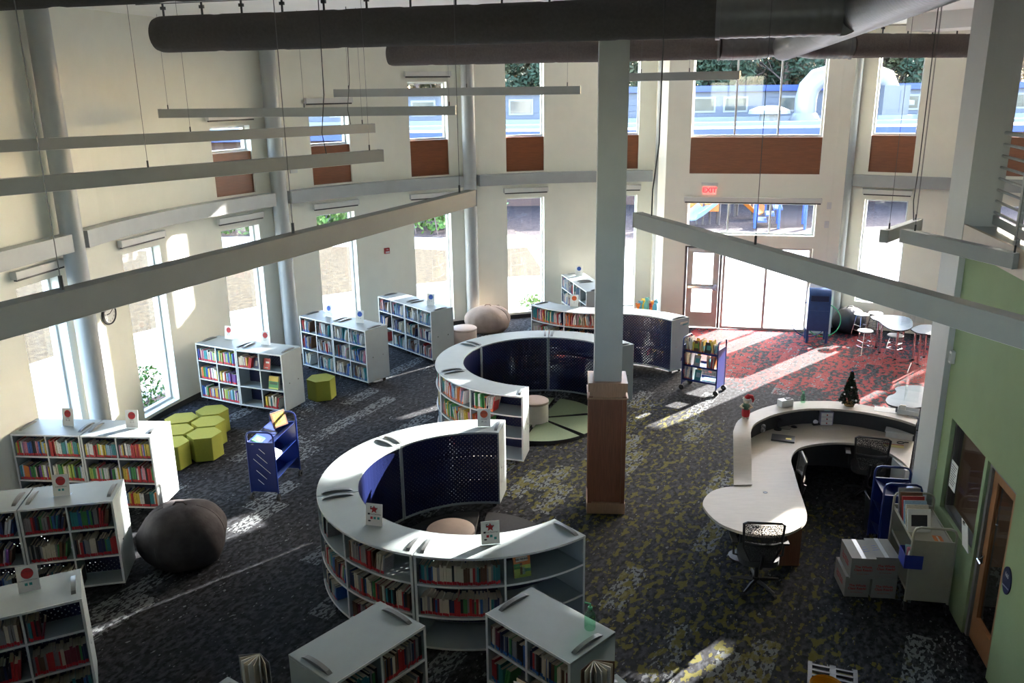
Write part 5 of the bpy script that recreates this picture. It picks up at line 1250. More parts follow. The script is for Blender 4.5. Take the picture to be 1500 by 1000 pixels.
def pump(r, s_, liquid):
    mb = MB(); mb.lathe([(0, 0), (.035 * s_, 0), (.038 * s_, .01), (.038 * s_, .10 * s_), (.03 * s_, .125 * s_), (.014 * s_, .14 * s_), (.014 * s_, .15 * s_)], n=16); mb.build('bottle', liquid, r, smooth=True)
    mb = MB(); mb.lathe([(.016 * s_, .15 * s_), (.016 * s_, .165 * s_), (.006 * s_, .168 * s_), (.006 * s_, .19 * s_), (0, .19 * s_)], n=12); mb.tube([(0, 0, .188 * s_), (-.04 * s_, 0, .186 * s_)], .006 * s_, 6); mb.build('pump', mk('green_plastic', (.06, .45, .20), .35), r, smooth=True)
M_GEL = glass('clear_green_gel', (.62, .93, .74), .10)
r = thing('sanitizer_bottle', 864, 920, SH, R(-30), 'clear green sanitiser pump bottle on the sunlit bookcase top', 'bottle'); pump(r, 1.35, M_GEL)
r = thing('sanitizer_bottle', 1176, 589, LZ, R(-30), 'slim green sanitiser pump bottle on the desk ledge', 'bottle'); pump(r, 1.0, M_GEL)
# little christmas tree
r = thing('christmas_tree', 1243.5, 594, LZ, 0, 'tabletop christmas tree with ornaments in a burlap base on the ledge', 'christmas tree')
mb = MB(); mb.lathe([(0, 0), (.07, .005), (.085, .03), (.06, .07), (.02, .085), (0, .085)], n=14); mb.build('burlap_base', mk('burlap', (.32, .19, .07), .9, .3, 60), r, smooth=True)
mb = MB(); mb.cyl((0, 0), .012, .08, .52, 8); mb.build('trunk', M_BARK, r)
def nf():
    z = rnd.random() ** 1.3; a = rnd.uniform(0, 2 * pi); q = .15 * (1 - z) * (.6 + .4 * rnd.random()) + .008; return (q * math.cos(a), q * math.sin(a), .09 + .47 * z - q * .15)
leaves(1500, nf, .022, rnd).build('needles', M_LEAFD, r)
for k in range(9):
    z = .13 + .04 * k; a = 2.4 * k - 1.2; q = .14 * (1 - (z - .09) / .47) + .01; mb = MB(); mb.ball((q * math.cos(a), q * math.sin(a), z), .018, 8); mb.build('ornament', (M_PAPER, M_RED, M_CHROME)[k % 3], r, smooth=True)
mb = MB(); mb.ball((0, 0, .57), .014, 6); mb.build('topper', M_BINK, r)
r = thing('paper_sheet', 1296, 600, LZ, R(-25), 'loose white papers lying on the desk ledge', 'paper'); mb = MB(); mb.box((-.15, -.11, 0), (.15, .11, .004)); mb.build('sheets', M_PAPER, r)
r = thing('letter_tray', 1330, 606, LZ, R(-30), 'white plastic card holder on the ledge by the big column', 'card holder')
mb = MB(); mb.box((-.15, -.06, 0), (.15, .06, .012)); mb.box((-.15, -.06, .012), (.15, -.052, .07)); mb.box((-.15, .052, .012), (.15, .06, .09)); mb.box((-.15, -.052, .012), (-.142, .052, .09)); mb.box((.142, -.052, .012), (.15, .052, .09)); mb.build('tray', M_WHITE, r); mb = MB(); mb.box((-.12, -.02, .012), (-.04, .02, .13)); mb.build('card', M_PAPER, r)
r = thing('laptop', 1147, 643, TZ, R(-20), 'closed dark laptop with a yellow note on the worktop', 'laptop'); mb = MB(); mb.box((-.17, -.12, 0), (.17, .12, .016)); mb.build('base', M_DESKD, r, bevel=.004); mb = MB(); mb.box((-.17, -.12, .017), (.17, .12, .026)); o = mb.build('lid', mk('laptop_lid', (.035, .04, .05), .4), r, bevel=.004); mb = MB(); mb.box((.04, -.06, .0265), (.12, .0, .0275)); mb.build('note', mk('yellow_note', (.75, .70, .25), .7), o)
r = thing('barcode_scanner', 1139, 629, TZ, R(15), 'black barcode scanner on a gooseneck stand beside the laptop', 'scanner')
mb = MB(); mb.cyl((0, 0), .06, 0, .02, 18); mb.build('stand_base', M_BLACK, r); mb = MB(); mb.tube([(0, 0, .02), (0, .02, .12), (0, -.03, .18)], .009, 6); mb.build('gooseneck', M_BLACK, r, smooth=True); mb = MB(); mb.tube([(0, .03, .15), (0, -.03, .19), (0, -.09, .19)], [.016, .022, .03], 8); mb.build('scan_head', M_BLACK, r, smooth=True)
mb = MB(); mb.tube([(.05, 0, .01), (.18, -.06, .006), (.28, .03, .006), (.22, .12, .006)], .004, 5); mb.build('cord', M_BLACK, r, smooth=True)
r = thing('computer_mouse', 1163, 626, TZ, R(60), 'black computer mouse at the worktop back beside the scanner', 'mouse'); mb = MB(); mb.ball((0, 0, .012), .035, 12, sc=(1, 1.5, .6)); mb.build('shell', M_BLACK, r, smooth=True); mb = MB(); mb.tube([(0, -.02, .036), (0, -.045, .028)], .005, 6); mb.build('wheel', M_STEEL, r)
r = thing('desk_toy', 1116, 633, TZ, R(10), 'small black and white plush dog under the ledge', 'toy'); M_SPOT = mk('spotted_plush', (.45, .45, .45), .9, .9, 22)
mb = MB(); mb.ball((0, 0, .05), .05, 12, sc=(1, 1.1, 1)); mb.build('body', M_SPOT, r, smooth=True); mb = MB(); mb.ball((0, -.04, .115), .035, 12); mb.ball((0, -.07, .105), .016, 8); mb.build('head', M_SPOT, r, smooth=True)
r = thing('bronze_figure', 1150, 620, TZ, 0, 'dark bronze statuette standing against the desk riser', 'statuette'); mb = MB(); mb.lathe([(0, 0), (.04, 0), (.04, .02), (.02, .03), (.025, .10), (.03, .15), (.012, .18), (.022, .21), (0, .23)], n=12); mb.build('body', mk('bronze', (.05, .035, .02), .4, metal=.6), r, smooth=True); mb = MB(); mb.box((-.045, -.045, -.0), (.045, .045, .015)); mb.build('base', M_BLACK, r)
r = thing('drawer_organizer', 1208, 620, TZ, R(-4), 'small lilac three-drawer organiser on the worktop', 'organiser')
mb = MB(); mb.box((-.10, -.08, 0), (.10, .08, .22)); mb.build('cabinet', mk('lilac_plastic', (.40, .36, .48), .4), r)
for k in range(3): mb = MB(); mb.box((-.085, -.088, .012 + .068 * k), (.085, -.079, .07 + .068 * k)); o = mb.build('drawer', M_PAPER, r); mb = MB(); mb.ball((0, -.095, .042 + .068 * k), .012, 8); mb.build('knob', M_RED, o)
mb = MB(); mb.box((-.03, -.03, .22), (.06, .0, .30)); mb.build('sticky_pad', mk('mint_note', (.35, .62, .55), .7), r)
r = thing('tape_dispenser', 1196, 622, TZ, R(10), 'black tape dispenser beside the lilac organiser', 'tape dispenser'); mb = MB(); mb.box((-.07, -.03, 0), (.07, .03, .03)); mb.build('body', M_BLACK, r, bevel=.008); mb = MB(); mb.tube([(-.02, -.015, .05), (-.02, .015, .05)], .035, 14); mb.build('tape_roll', M_TAPE, r)
r = thing('printed_chart', 1217, 627, TZ, R(-5), 'printed schedule sheet lying on the worktop', 'paper'); mb = MB(); mb.box((-.15, -.08, 0), (.15, .08, .002)); mb.build('sheet', mk('grey_print', (.55, .54, .50), .7), r); mb = MB(); [mb.box((-.14, -.07 + .022 * k, .002), (.14, -.067 + .022 * k, .0026)) for k in range(7)]; tag(mb.build('print_lines', M_INK, r), kind='stuff')
r = thing('pencil_cup', 1249, 621, TZ, 0, 'black pencil cup holding red scissors', 'pencil cup'); mb = MB(); mb.box((-.04, -.04, 0), (.04, .04, .11)); mb.build('cup', M_BLACK, r)
for k in range(4): mb = MB(); mb.tube([(-.02 + .013 * k, 0, .1), (-.03 + .02 * k, .01, .18)], .005, 6); mb.build('pencil', (M_INK, mk('pencil_yellow', (.6, .45, .05), .5), M_BINK, M_RED)[k], r)
mb = MB(); mb.tube([(.03 + .02 * math.cos(t), 0, .17 + .03 * math.sin(t)) for t in [2 * pi * k / 12 for k in range(12)]], .007, 6, closed=True); mb.build('scissors', M_RED, r)
r = thing('hole_punch', 1283, 627, TZ, R(-14), 'wide black hole punch on the worktop', 'hole punch'); mb = MB(); mb.box((-.14, -.045, 0), (.14, .045, .02)); mb.build('base', M_BLACK, r); mb = MB(); mb.box((-.13, -.03, .05), (.13, .03, .075)); mb.build('lever', M_DESKD, r, bevel=.008)
for x in (-.08, .08): mb = MB(); mb.box((x - .03, -.03, .02), (x + .03, .03, .05)); mb.build('die_block', M_DESKD, r)
r = thing('storage_bin', 1317, 640, TZ, R(-28), 'clear plastic storage bin with a white lid on the worktop', 'storage bin'); mb = MB(); mb.box((-.19, -.09, 0), (.19, .09, .09)); mb.build('bin', mk('milky_plastic', (.55, .57, .55), .35), r, bevel=.01); mb = MB(); mb.box((-.2, -.1, .09), (.2, .1, .105)); mb.build('lid', M_WHITE, r, bevel=.005)
r = thing('yellow_pad', 1309, 653, TZ, R(-20), 'yellow paper pad on the worktop edge', 'paper pad'); mb = MB(); mb.box((-.14, -.05, 0), (.14, .05, .008)); mb.build('pad', mk('pad_yellow', (.55, .50, .20), .7), r); mb = MB(); mb.box((-.14, .035, .008), (.14, .05, .011)); mb.build('binding', M_RED, r)
r = thing('magnifier', 1319, 649, TZ, R(10), 'black handled ring magnifier beside the yellow pad', 'magnifier'); mb = MB(); mb.tube([(.05 * math.cos(t), .04 * math.sin(t), .01) for t in [2 * pi * k / 16 for k in range(16)]], .007, 6, closed=True); mb.build('ring', M_BLACK, r, smooth=True); mb = MB(); mb.tube([(.05, 0, .01), (.12, -.02, .01)], .008, 6); mb.build('handle', M_BLACK, r)

# ================================================================== RIGHT SIDE CLUTTER
tfront = [('The Whole', .042, .155), ('Class Reads!', .042, .115)]
def carton(x, y, z, rz, label, top):
    p = G(x, y, z) if z == 0 else None
    r = empty('carton', (0, 0, 0), rz, label, 'carton', 'white cartons stacked by the cream book truck')
    mb = MB(); mb.box((0, 0, 0), (.285, .45, .27)); mb.build('box', M_CARTON, r)
    for s_, sz, zz in tfront: text(s_, sz, FACE(.143, -.0015, zz), M_RED, r, bold=.0012)
    text('for every student', .02, FACE(.143, -.0015, .065), M_RED, r)
    mb = MB(); mb.add([(-.0015, .10, .06), (-.0015, .10, .2), (-.0015, .13, .2), (-.0015, .13, .06)], [(0, 1, 2, 3)]); 
    for k, (s_, sz, zz) in enumerate(tfront): text(s_, sz * 1.3, Matrix.Translation((-.0015, .235, zz + .0)) @ Matrix.Rotation(-pi / 2, 4, 'Z') @ Matrix.Rotation(pi / 2, 4, 'X'), M_RED, r, bold=.0012)
    if top:
        mb = MB(); mb.box((.115, -.002, .27), (.165, .452, .2725)); mb.build('packing_tape', M_TAPE, r)
        mb = MB()
        for k in range(3): mb.mbox(Matrix.Translation((.215 if top == 1 else .06, .17 + .05 * k, .2715)) @ Matrix.Rotation(R(12), 4, 'Z'), (.075 - .012 * k, .006, .001))
        tag(mb.build('pen_marks', M_BINK, r), kind='stuff')
    return r
f1, f2 = G(1236, 873), G(1275, 875); crz_ = R(-6)
for p, z, lab, top in ((f1, 0, 'white carton at the bottom of the stack on the open carpet side', 0), (f2, 0, 'white carton at the bottom of the stack next to the cream truck', 0),
                      (f1 + Vector((.03, -.04, 0)), .271, 'white taped carton on top of the stack on the open carpet side', 1), (f2 + Vector((.0, .01, 0)), .271, 'white taped carton on top of the stack next to the cream truck', 2)):
    r = carton(0, 0, 1, crz_, lab, top); r.location = (p.x, p.y, z)
def bin_(p, w_, d_, h_, label, mat, liner=None):
    r = empty('waste_bin', (p.x, p.y, 0), R(-8), label, 'waste bin'); t_ = .012; k = .82
    mb = MB()
    vo = lambda s_, z: [(-w_ / 2 * s_, -d_ / 2 * s_, z), (w_ / 2 * s_, -d_ / 2 * s_, z), (w_ / 2 * s_, d_ / 2 * s_, z), (-w_ / 2 * s_, d_ / 2 * s_, z)]
    vs = vo(k, 0) + vo(1, h_) + vo(.93, h_) + vo(k * .92, .02)
    mb.add(vs, [(3, 2, 1, 0)] + [(i + 4 * l_, (i + 1) % 4 + 4 * l_, (i + 1) % 4 + 4 * l_ + 4, i + 4 * l_ + 4) for l_ in range(3) for i in range(4)] + [(12, 13, 14, 15)]); mb.build('tub', mat, r)
    mb = MB(); a, b_ = w_ / 2 + .006, d_ / 2 + .006; mb.tube([(-a, -b_, h_), (a, -b_, h_), (a, b_, h_), (-a, b_, h_)], .010, 6, closed=True); mb.build('rim', mat, r)
p = G(1287, 783); bin_(Vector((p.x, p.y + .12, 0)), .30, .24, .52, 'tall black waste bin under the desk curve', M_BLACK)
p = G(1303, 791); bin_(Vector((p.x + .03, p.y + .1, 0)), .22, .2, .42, 'blue recycling bin squeezed between black bin and trucks', mk('recycle_blue', (.02, .06, .28), .45))
r = empty('plastic_tub', TC.location + Vector((eg.x, eg.y, 0)) * .14 - Vector((.20, 0, 0)) + Vector((0, 0, .552)), rzg, 'deep blue plastic tub of supplies on the cream truck', 'tub')
mb = MB(); mb.box((-.12, -.10, 0), (.12, .10, .012)); [mb.box(lo, hi) for lo, hi in (((-.12, -.10, .012), (-.112, .10, .17)), ((.112, -.10, .012), (.12, .10, .17)), ((-.112, -.10, .012), (.112, -.092, .17)), ((-.112, .092, .012), (.112, .10, .17)))]; mb.build('tub', mk('tub_blue', (.02, .04, .30), .4), r)
for k in range(3): mb = MB(); mb.mbox(Matrix.Translation((-.05 + .05 * k, 0, .13)) @ Matrix.Rotation(R(25 * (k - 1)), 4, 'Y'), (.03, .1, .16)); mb.build('packet', (M_PAPER, mk('pink', (.6, .2, .25), .6), MATS['mint_note'])[k], r)
# yellow bucket and grey slotted stand, cut by the bottom of the picture
p = G(1211, 1003, .36); r = empty('bucket', (p.x, p.y, 0), 0, 'yellow plastic bucket standing before a grey slotted stand', 'bucket')
mb = MB(); mb.lathe([(0, .0), (.115, 0), (.15, .35), (.158, .36), (.158, .345), (.145, .345), (.112, .015), (0, .015)], n=28); mb.build('pail', mk('bucket_yellow', (.62, .27, .008), .4), r, smooth=True)
mb = MB(); mb.tube([(.155 * math.cos(t), .155 * math.sin(t) , .30 - .10 * math.sin(t * 1.0) ** 2) for t in [pi * k / 12 for k in range(13)]], .004, 5); mb.build('bail_handle', M_CHROME, r)
p0, p1 = G(1184, 967, .25), G(1256, 981, .25); dx = (p1 - p0); dx.z = 0; ln = dx.length; r = empty('slotted_stand', (p0.x, p0.y, 0), math.atan2(dx.y, dx.x), 'grey plastic stand with slotted top behind the yellow bucket', 'stand')
M_GPL = mk('grey_plastic', (.07, .08, .09), .45)
for k in range(5): mb = MB(); mb.box((0, -.06 - .085 * k, .22), (ln, -.035 - .085 * k, .25)); mb.build('slat', M_GPL, r)
for x in (0, ln * .44, ln - .04): mb = MB(); mb.box((x, -.44, .218), (x + (.06 if 0 < x < ln - .05 else .04), 0, .249)); mb.build('rail', M_GPL, r)
for x in (0.01, ln - .04):
    for y in (-.42, -.04): mb = MB(); mb.box((x, y, 0), (x + .03, y + .03, .218)); mb.build('leg', M_GPL, r)

# ================================================================== FAR END
pm = (G(1185, 502) + G(1214, 504)) / 2; r = empty('mailbox', (pm.x, pm.y + .25, 0), R(-14), 'blue street-style collection mailbox on four legs beside the doors', 'mailbox'); w_, d_ = .50, .46
for sx in (-1, 1):
    for sy in (-1, 1): mb = MB(); mb.box((sx * (w_ / 2 - .03) - .03, sy * (d_ / 2 - .03) - .03, 0), (sx * (w_ / 2 - .03) + .03, sy * (d_ / 2 - .03) + .03, .36)); mb.build('leg', M_MAIL, r)
mb = MB(); n = 12; prof = [(-d_ / 2, .30), (d_ / 2, .30)] + [(d_ / 2 * math.cos(pi * k / n), 1.13 + .17 * math.sin(pi * k / n)) for k in range(n + 1)]
prof = [(-y, z) for y, z in prof]; k = len(prof); mb.add([(-w_ / 2, y, z) for y, z in prof] + [(w_ / 2, y, z) for y, z in prof], [list(range(k)), list(range(k, 2 * k))[::-1]] + [(i, (i + 1) % k, k + (i + 1) % k, k + i) for i in range(k)]); mb.build('body', M_MAIL, r, smooth=True)
mb = MB(); mb.box((-w_ / 2 + .04, -d_ / 2 - .03, .96), (w_ / 2 - .04, -d_ / 2 + .0, 1.0)); mb.box((-w_ / 2 + .04, -d_ / 2 - .035, 1.0), (w_ / 2 - .04, -d_ / 2 - .02, 1.03)); mb.build('hopper_lip', M_MAIL, r)
mb = MB(); mb.box((-w_ / 2 + .05, -d_ / 2 - .004, 1.0), (w_ / 2 - .05, -d_ / 2 + .002, 1.16)); mb.build('hopper_door', mk('mail_dark', (.008, .02, .07), .5), r)
mb = MB(); mb.box((-w_ / 2 + .03, -d_ / 2 - .012, .34), (w_ / 2 - .03, -d_ / 2, .80)); mb.build('access_door', M_MAIL, r)
def hoop(x, y, rad, label, mat, rz, dep):
    p = AT(x, y, 1); r = empty('hula_hoop', (dep[0], dep[1], 0), rz, label, 'hula hoop'); mb = MB(); mb.tube([(rad * math.cos(t), rad * .12 * math.sin(t), rad + .012 + rad * math.sin(t)) for t in [2 * pi * k / 40 for k in range(40)]], .012, 6, closed=True); mb.build('ring', mat, r, smooth=True)
hoop(0, 0, .40, 'green hula hoop leaning behind the blue mailbox', mk('hoop_green', (.03, .38, .13), .4), R(-14), (pm.x + .28, pm.y + .60))
hoop(0, 0, .42, 'dark blue hula hoop leaning behind the blue mailbox', M_BLUE, R(-14), (pm.x - .06, pm.y + .62))
def stool(x, y, z, label, rot=0.0):
    p = G(x, y, z); r = empty('stool', (p.x, p.y, 0), rot, label, 'stool', 'white round stools with chrome legs')
    mb = MB(); mb.lathe([(0, z), (.165, z), (.175, z - .012), (.165, z - .025), (0, z - .025)], n=24); mb.build('seat', M_WHITE, r, smooth=True)
    mb = MB(); mb.lathe([(.165, z - .026), (.176, z - .02), (.17, z - .03)], n=24); mb.build('seat_rim', mk('teal_rim', (.04, .14, .12), .5), r)
    for k in range(4):
        a = pi / 4 + k * pi / 2; mb = MB(); mb.tube([(.10 * math.cos(a), .10 * math.sin(a), z - .03), (.20 * math.cos(a), .20 * math.sin(a), 0)], .011, 8); mb.build('leg', M_CHROME, r, smooth=True)
    for zz, q in ((.18, .172), (.30, .152)):
        mb = MB(); mb.tube([(q * math.cos(pi / 4 + k * pi / 2), q * math.sin(pi / 4 + k * pi / 2), zz) for k in range(4)], .008, 6, closed=True); mb.build('foot_ring', M_CHROME, r)
stool(1268, 483.5, .56, 'white round stool standing out in front of the cloud-shaped tables', .2); stool(1262, 459.5, .58, 'white round stool beside the black bean bag', .4); stool(1283, 458, .58, 'white round stool at the wall side of the cloud-shaped table', .1); stool(1312, 490, .50, 'white round stool pushed under the cloud-shaped table', .6)
def cloud(pts, label, z=.74, legs=4):
    P2 = [V2(*G(x, y, z)[:2]) for x, y in pts]; P2 = smooth(P2 + [P2[0]], 5)[:-1]; c = sum(P2, Vector()) / len(P2)
    r = empty('cloud_table', (c.x, c.y, 0), 0, label, 'table'); mb = MB(); mb.prism([(p - c)[:2] for p in P2], z - .028, z, 0, 1); mb.build('table_top', [mk('table_grey', (.22, .25, .29), .45), M_BLACK], r)
    for k in range(legs):
        q = P2[int(len(P2) * (k + .3) / legs)] - c; q = q * .72; mb = MB(); mb.cyl((q.x, q.y), .024, .03, z - .028, 12); o = mb.build('leg', M_CHROME, r, smooth=True); mb = MB(); mb.cyl((q.x, q.y), .03, 0, .03, 12); mb.build('foot', M_BLACK, o)
    return r, c
cloud([(1275, 463.5), (1284, 461.5), (1305, 461.5), (1324, 463), (1335, 468), (1337, 477), (1331, 482), (1318, 484), (1304, 481.5), (1294, 475.5), (1287, 470), (1279, 467)], 'grey cloud-shaped table with white stools around it')
cloud([(1334, 482), (1341, 478), (1352, 475), (1366, 476), (1375, 482), (1371, 490), (1357, 489), (1343, 487)], 'grey cloud-shaped table against the far side of the big column')
r3, c3_ = cloud([(1297, 586), (1301, 580), (1309, 577), (1313, 573), (1311, 568.5), (1319, 565.5), (1334, 564), (1350, 565), (1362, 571), (1365, 583), (1355, 594), (1340, 597), (1318, 596), (1302, 592)], 'grey cloud-shaped table just beyond the desk ledge')
def guard(c, z, rz, label, w_=.6, h_=.5):
    r = empty('acrylic_divider', (c[0], c[1], z), rz, label, 'divider')
    for s_ in (-1, 1): mb = MB(); mb.box((s_ * w_ / 2 - .004, -.22, 0), (s_ * w_ / 2 + .004, .22, h_)); mb.build('side_sheet', M_CLEAR, r)
    mb = MB(); mb.box((-w_ / 2 + .004, -.003, 0), (w_ / 2 - .004, .003, h_)); mb.build('front_sheet', M_CLEAR, r)
    mb = MB(); mb.box((-w_ / 2, -.006, h_), (w_ / 2, .006, h_ + .012)); mb.build('top_edge', M_PAPER, r)
guard((c3_.x, c3_.y), .741, R(60), 'clear acrylic divider on the cloud-shaped table beyond the desk')
p = G(1330, 474, .74); guard((p.x, p.y), .741, R(30), 'clear acrylic divider between the far cloud-shaped tables', .5, .35)
# rack of board books behind the far curved run
p = G(947, 452, 1.0); r = empty('display_rack', (p.x, p.y + .1, 0), R(-15), 'black wire rack crammed with bright plush toys behind the far run', 'rack')
for s_ in (-.22, .22): mb = MB(); mb.tube([(s_, -.12, 0), (s_, -.10, .95), (s_, .12, .95), (s_, .14, 0)], .012, 6); mb.build('wire_frame', M_BLACK, r)
for z in (.35, .65, .9): mb = MB(); mb.box((-.23, -.13, z - .01), (.23, .14, z)); mb.build('shelf', M_BLACK, r)
cl = [mk('toy_orange', (.75, .23, .03), .6), mk('toy_aqua', (.10, .42, .62), .6), mk('toy_yellow', (.75, .55, .08), .6), mk('toy_teal', (.12, .40, .35), .6), mk('toy_red', (.5, .05, .05), .6)]
for k in range(7):
    q = empty('plush_toy', (p.x - .19 + .063 * k, p.y + .1 + .05 * ((k % 3) - 1) - .016 * k, .902), R(-15 + 13 * k), ('orange', 'aqua', 'yellow', 'teal', 'red', 'orange and cream', 'bright aqua')[k] + ' plush toy on top of the black wire rack', 'toy', 'plush toys on the wire rack')
    h_ = .17 + .05 * ((k * 5) % 4); mb = MB(); mb.ball((0, 0, h_ * .45), h_ * .45, 10, sc=(.45, .5, 1)); mb.build('body', cl[k % 5], q, smooth=True); mb = MB(); mb.ball((0, -.02, h_), .05, 10); mb.ball((-.04, -.02, h_ + .04), .02, 6); mb.ball((.04, -.02, h_ + .04), .02, 6); mb.build('head', cl[k % 5], q, smooth=True)

# ================================================================== BOOKS
COLS = {'red': (.45, .03, .03), 'orange': (.60, .17, .03), 'yellow': (.62, .46, .06), 'cream': (.60, .54, .42), 'white': (.68, .68, .66), 'pale blue': (.28, .42, .55), 'blue': (.03, .11, .36), 'navy': (.015, .025, .09),
        'green': (.05, .24, .07), 'teal': (.03, .22, .24), 'black': (.018, .018, .02), 'brown': (.13, .06, .03), 'burgundy': (.15, .015, .03), 'pink': (.58, .24, .30), 'purple': (.14, .05, .25), 'grey': (.24, .24, .24), 'lime': (.35, .45, .08)}
CN_ = list(COLS); CM_ = [mk('cover_' + k.replace(' ', '_'), v, .45, .18, 30, stretch=(1, 1, 4)) for k, v in COLS.items()]
PAL = {'bright': ['red', 'orange', 'yellow', 'cream', 'white', 'pale blue', 'green', 'teal', 'lime', 'pink', 'blue', 'black', 'cream', 'white', 'purple', 'yellow'],
       'dark': ['navy', 'black', 'grey', 'burgundy', 'brown', 'teal', 'cream', 'grey', 'blue', 'red', 'black', 'green', 'navy', 'cream'],
       'navy': ['navy', 'blue', 'navy', 'pale blue', 'black', 'purple', 'white', 'brown'],
       'thin': ['white', 'cream', 'white', 'pale blue', 'red', 'navy', 'teal', 'brown', 'black', 'white', 'pink', 'cream', 'blue', 'grey'],
       'picture': ['cream', 'orange', 'white', 'yellow', 'green', 'pale blue', 'red', 'pink', 'white', 'cream', 'teal', 'navy']}
TAPES = {'r': M_REDB, 'b': M_BLUEB, 'o': M_ORB}
_bm = {}
def book_mesh(col, tape):
    """unit book: x thickness 0..1, y depth 0..1 (spine at y = 0), z height 0..1; taped foot of the spine"""
    if (col, tape) in _bm: return _bm[col, tape]
    mb = MB(); t = .17
    mb.add([(0, 0, 0), (1, 0, 0), (1, 0, t), (0, 0, t)], [(0, 1, 2, 3)], 1)
    mb.add([(0, 0, t), (1, 0, t), (1, 0, 1), (0, 0, 1)], [(0, 1, 2, 3)], 0)
    mb.add([(0, 0, 0), (0, 0, 1), (0, 1, 1), (0, 1, 0), (1, 0, 0), (1, 1, 0), (1, 1, 1), (1, 0, 1)], [(0, 1, 2, 3), (4, 5, 6, 7)], 0)
    mb.add([(0, 0, 1), (1, 0, 1), (1, 1, .985), (0, 1, .985)], [(0, 1, 2, 3)], 2); mb.add([(0, 1, 0), (0, 1, .985), (1, 1, .985), (1, 1, 0)], [(0, 1, 2, 3)], 2); mb.add([(0, 0, 0), (0, 1, 0), (1, 1, 0), (1, 0, 0)], [(0, 1, 2, 3)], 2)
    me = mb.mesh('book', [CM_[CN_.index(col)], TAPES[tape], M_PAGES], fix=False); _bm[col, tape] = me
    return me
BOOKS = []
rb_ = random.Random(21)
def fill(mat_at, length, frac, pal, tape, phrase, row, maxh, bay='first'):
    """mat_at(x) -> frame of a book whose left foot stands at x along the bay"""
    x = .008; end = length * frac - .01; lean_from = length * frac * (.72 if frac < .93 else 2)
    thin = pal in ('thin', 'picture'); base = rb_.uniform(.19, .23) if not thin else .25; colr = rb_.choice(PAL[pal]); run = 0
    while x < end:
        th = rb_.uniform(.009, .016) if thin else rb_.uniform(.014, .030)
        if x + th > length - .006: break
        h = min(maxh, base * rb_.uniform(.9, 1.12) if not thin else rb_.uniform(.20, .29)); d = h * rb_.uniform(.68, .82)
        if run <= 0: colr = rb_.choice(PAL[pal]); run = rb_.choice((1, 1, 1, 2, 1, 3))
        run -= 1; lean = 0.0
        if x > lean_from or (thin and rb_.random() < .5): lean = R(rb_.uniform(4, 16) * (1 if x > lean_from or rb_.random() < .8 else -1))
        if frac < .95 and x > lean_from: lean = -abs(lean)
        inset = rb_.uniform(.012, .035)
        M_ = mat_at(x) @ Matrix.Translation((0, inset, 0.001)) @ Matrix.Rotation(-lean, 4, 'Y') @ Matrix.Diagonal((th, min(d, .24), h, 1))
        BOOKS.append((M_, ('leaning ' if abs(lean) > .05 else '') + ('slim ' if th < .017 else 'thick ' if th > .024 else '') + ('short' if h < base * .97 else 'tall' if h > base * 1.05 else 'mid-height'), colr, tape, phrase, bay + ' bay, ' + row)); x += th / math.cos(lean) + (.0015 if not thin else rb_.choice((.002, .002, .012))) + (abs(math.tan(lean)) * .012)
ROWN = ('top', 'middle', 'bottom')
for kind, M_, phrase, bays, pal, tape in UNITS:
    for ri, z in enumerate(ROWZ):
        for ci in range(2):
            fr_ = bays[ri][ci]
            if fr_ <= 0: continue
            if kind == 's':
                x0 = .027 + ci * (UW / 2 - .012); ln = UW / 2 - .042
                fill(lambda x, x0=x0, z=z: M_ @ Matrix.Translation((x0 + x, 0, z)), ln, fr_, pal, tape, phrase, ROWN[ri], .33, ('first', 'second')[ci])
            else:
                h = UA / 2 - 1.2; a0_ = -h + .1 if ci == 0 else .4; ln = R(h - .5) * (RO - .02)
                # standing outside, left to right follows growing angle
                fill(lambda x, a0_=a0_, z=z: M_ @ Matrix.Translation((-RM, 0, 0)) @ Matrix.Rotation(R(a0_) + x / (RO - .02), 4, 'Z') @ Matrix.Translation((RO - .015, 0, z)) @ Matrix.Rotation(pi / 2, 4, 'Z'), ln, fr_, pal, tape, phrase, ROWN[ri], .33, ('first', 'second')[ci])
# books on the loaded trucks
def truck_row(T, x0, x1, z, side, pal, W_, seed_frac=1.0, slope=0.0, phr=''):
    Mt = Matrix.Translation(T.location) @ Matrix.Rotation(T.rotation_euler.z, 4, 'Z')
    fill(lambda x: Mt @ Matrix.Translation((x0 + x, -W_ / 2 + .02, z)), x1 - x0, seed_frac, pal, 'r', phr, 'upper' if z > .7 else 'lower', .30)
NT = len(BOOKS)
truck_row(T2, .03, L2 * .30, .822, -1, 'picture', W2, 1.0, phr='truck of children\'s books'); truck_row(T2, L2 * .42, L2 * .62, .822, -1, 'picture', W2, 1.0, phr='truck of children\'s books'); truck_row(T2, L2 * .78, L2 * .95, .822, -1, 'picture', W2, 1.0, phr='truck of children\'s books')
truck_row(T2, .03, L2 * .25, .522, -1, 'picture', W2, 1.0, phr='truck of children\'s books'); truck_row(T2, L2 * .66, L2 * .93, .522, -1, 'picture', W2, .85, phr='truck of children\'s books'); truck_row(T2, .03, L2 * .3, .222, -1, 'picture', W2, 1.0, phr='truck of children\'s books')
def score(M_):
    c = M_ @ Vector((.5, 0, .5)); x, y, d = PX(c)
    if not (0 < x < 1500 and 0 < y < 1000) or d <= 0: return 0
    n_ = (M_.to_3x3() @ Vector((0, -1, 0))).normalized(); v = (EYE - c).normalized(); f_ = n_.dot(v)
    if f_ < .05: return 0
    a, b_ = M_ @ Vector((0, 0, 0)), M_ @ Vector((1, 0, 1)); xa, ya, _ = PX(a); xb, yb, _ = PX(b_)
    sx, sz = M_.to_3x3().col[0].length, M_.to_3x3().col[2].length
    return f_ * sx * sz / d / d
order = sorted(range(len(BOOKS)), key=lambda i: -score(BOOKS[i][0]))
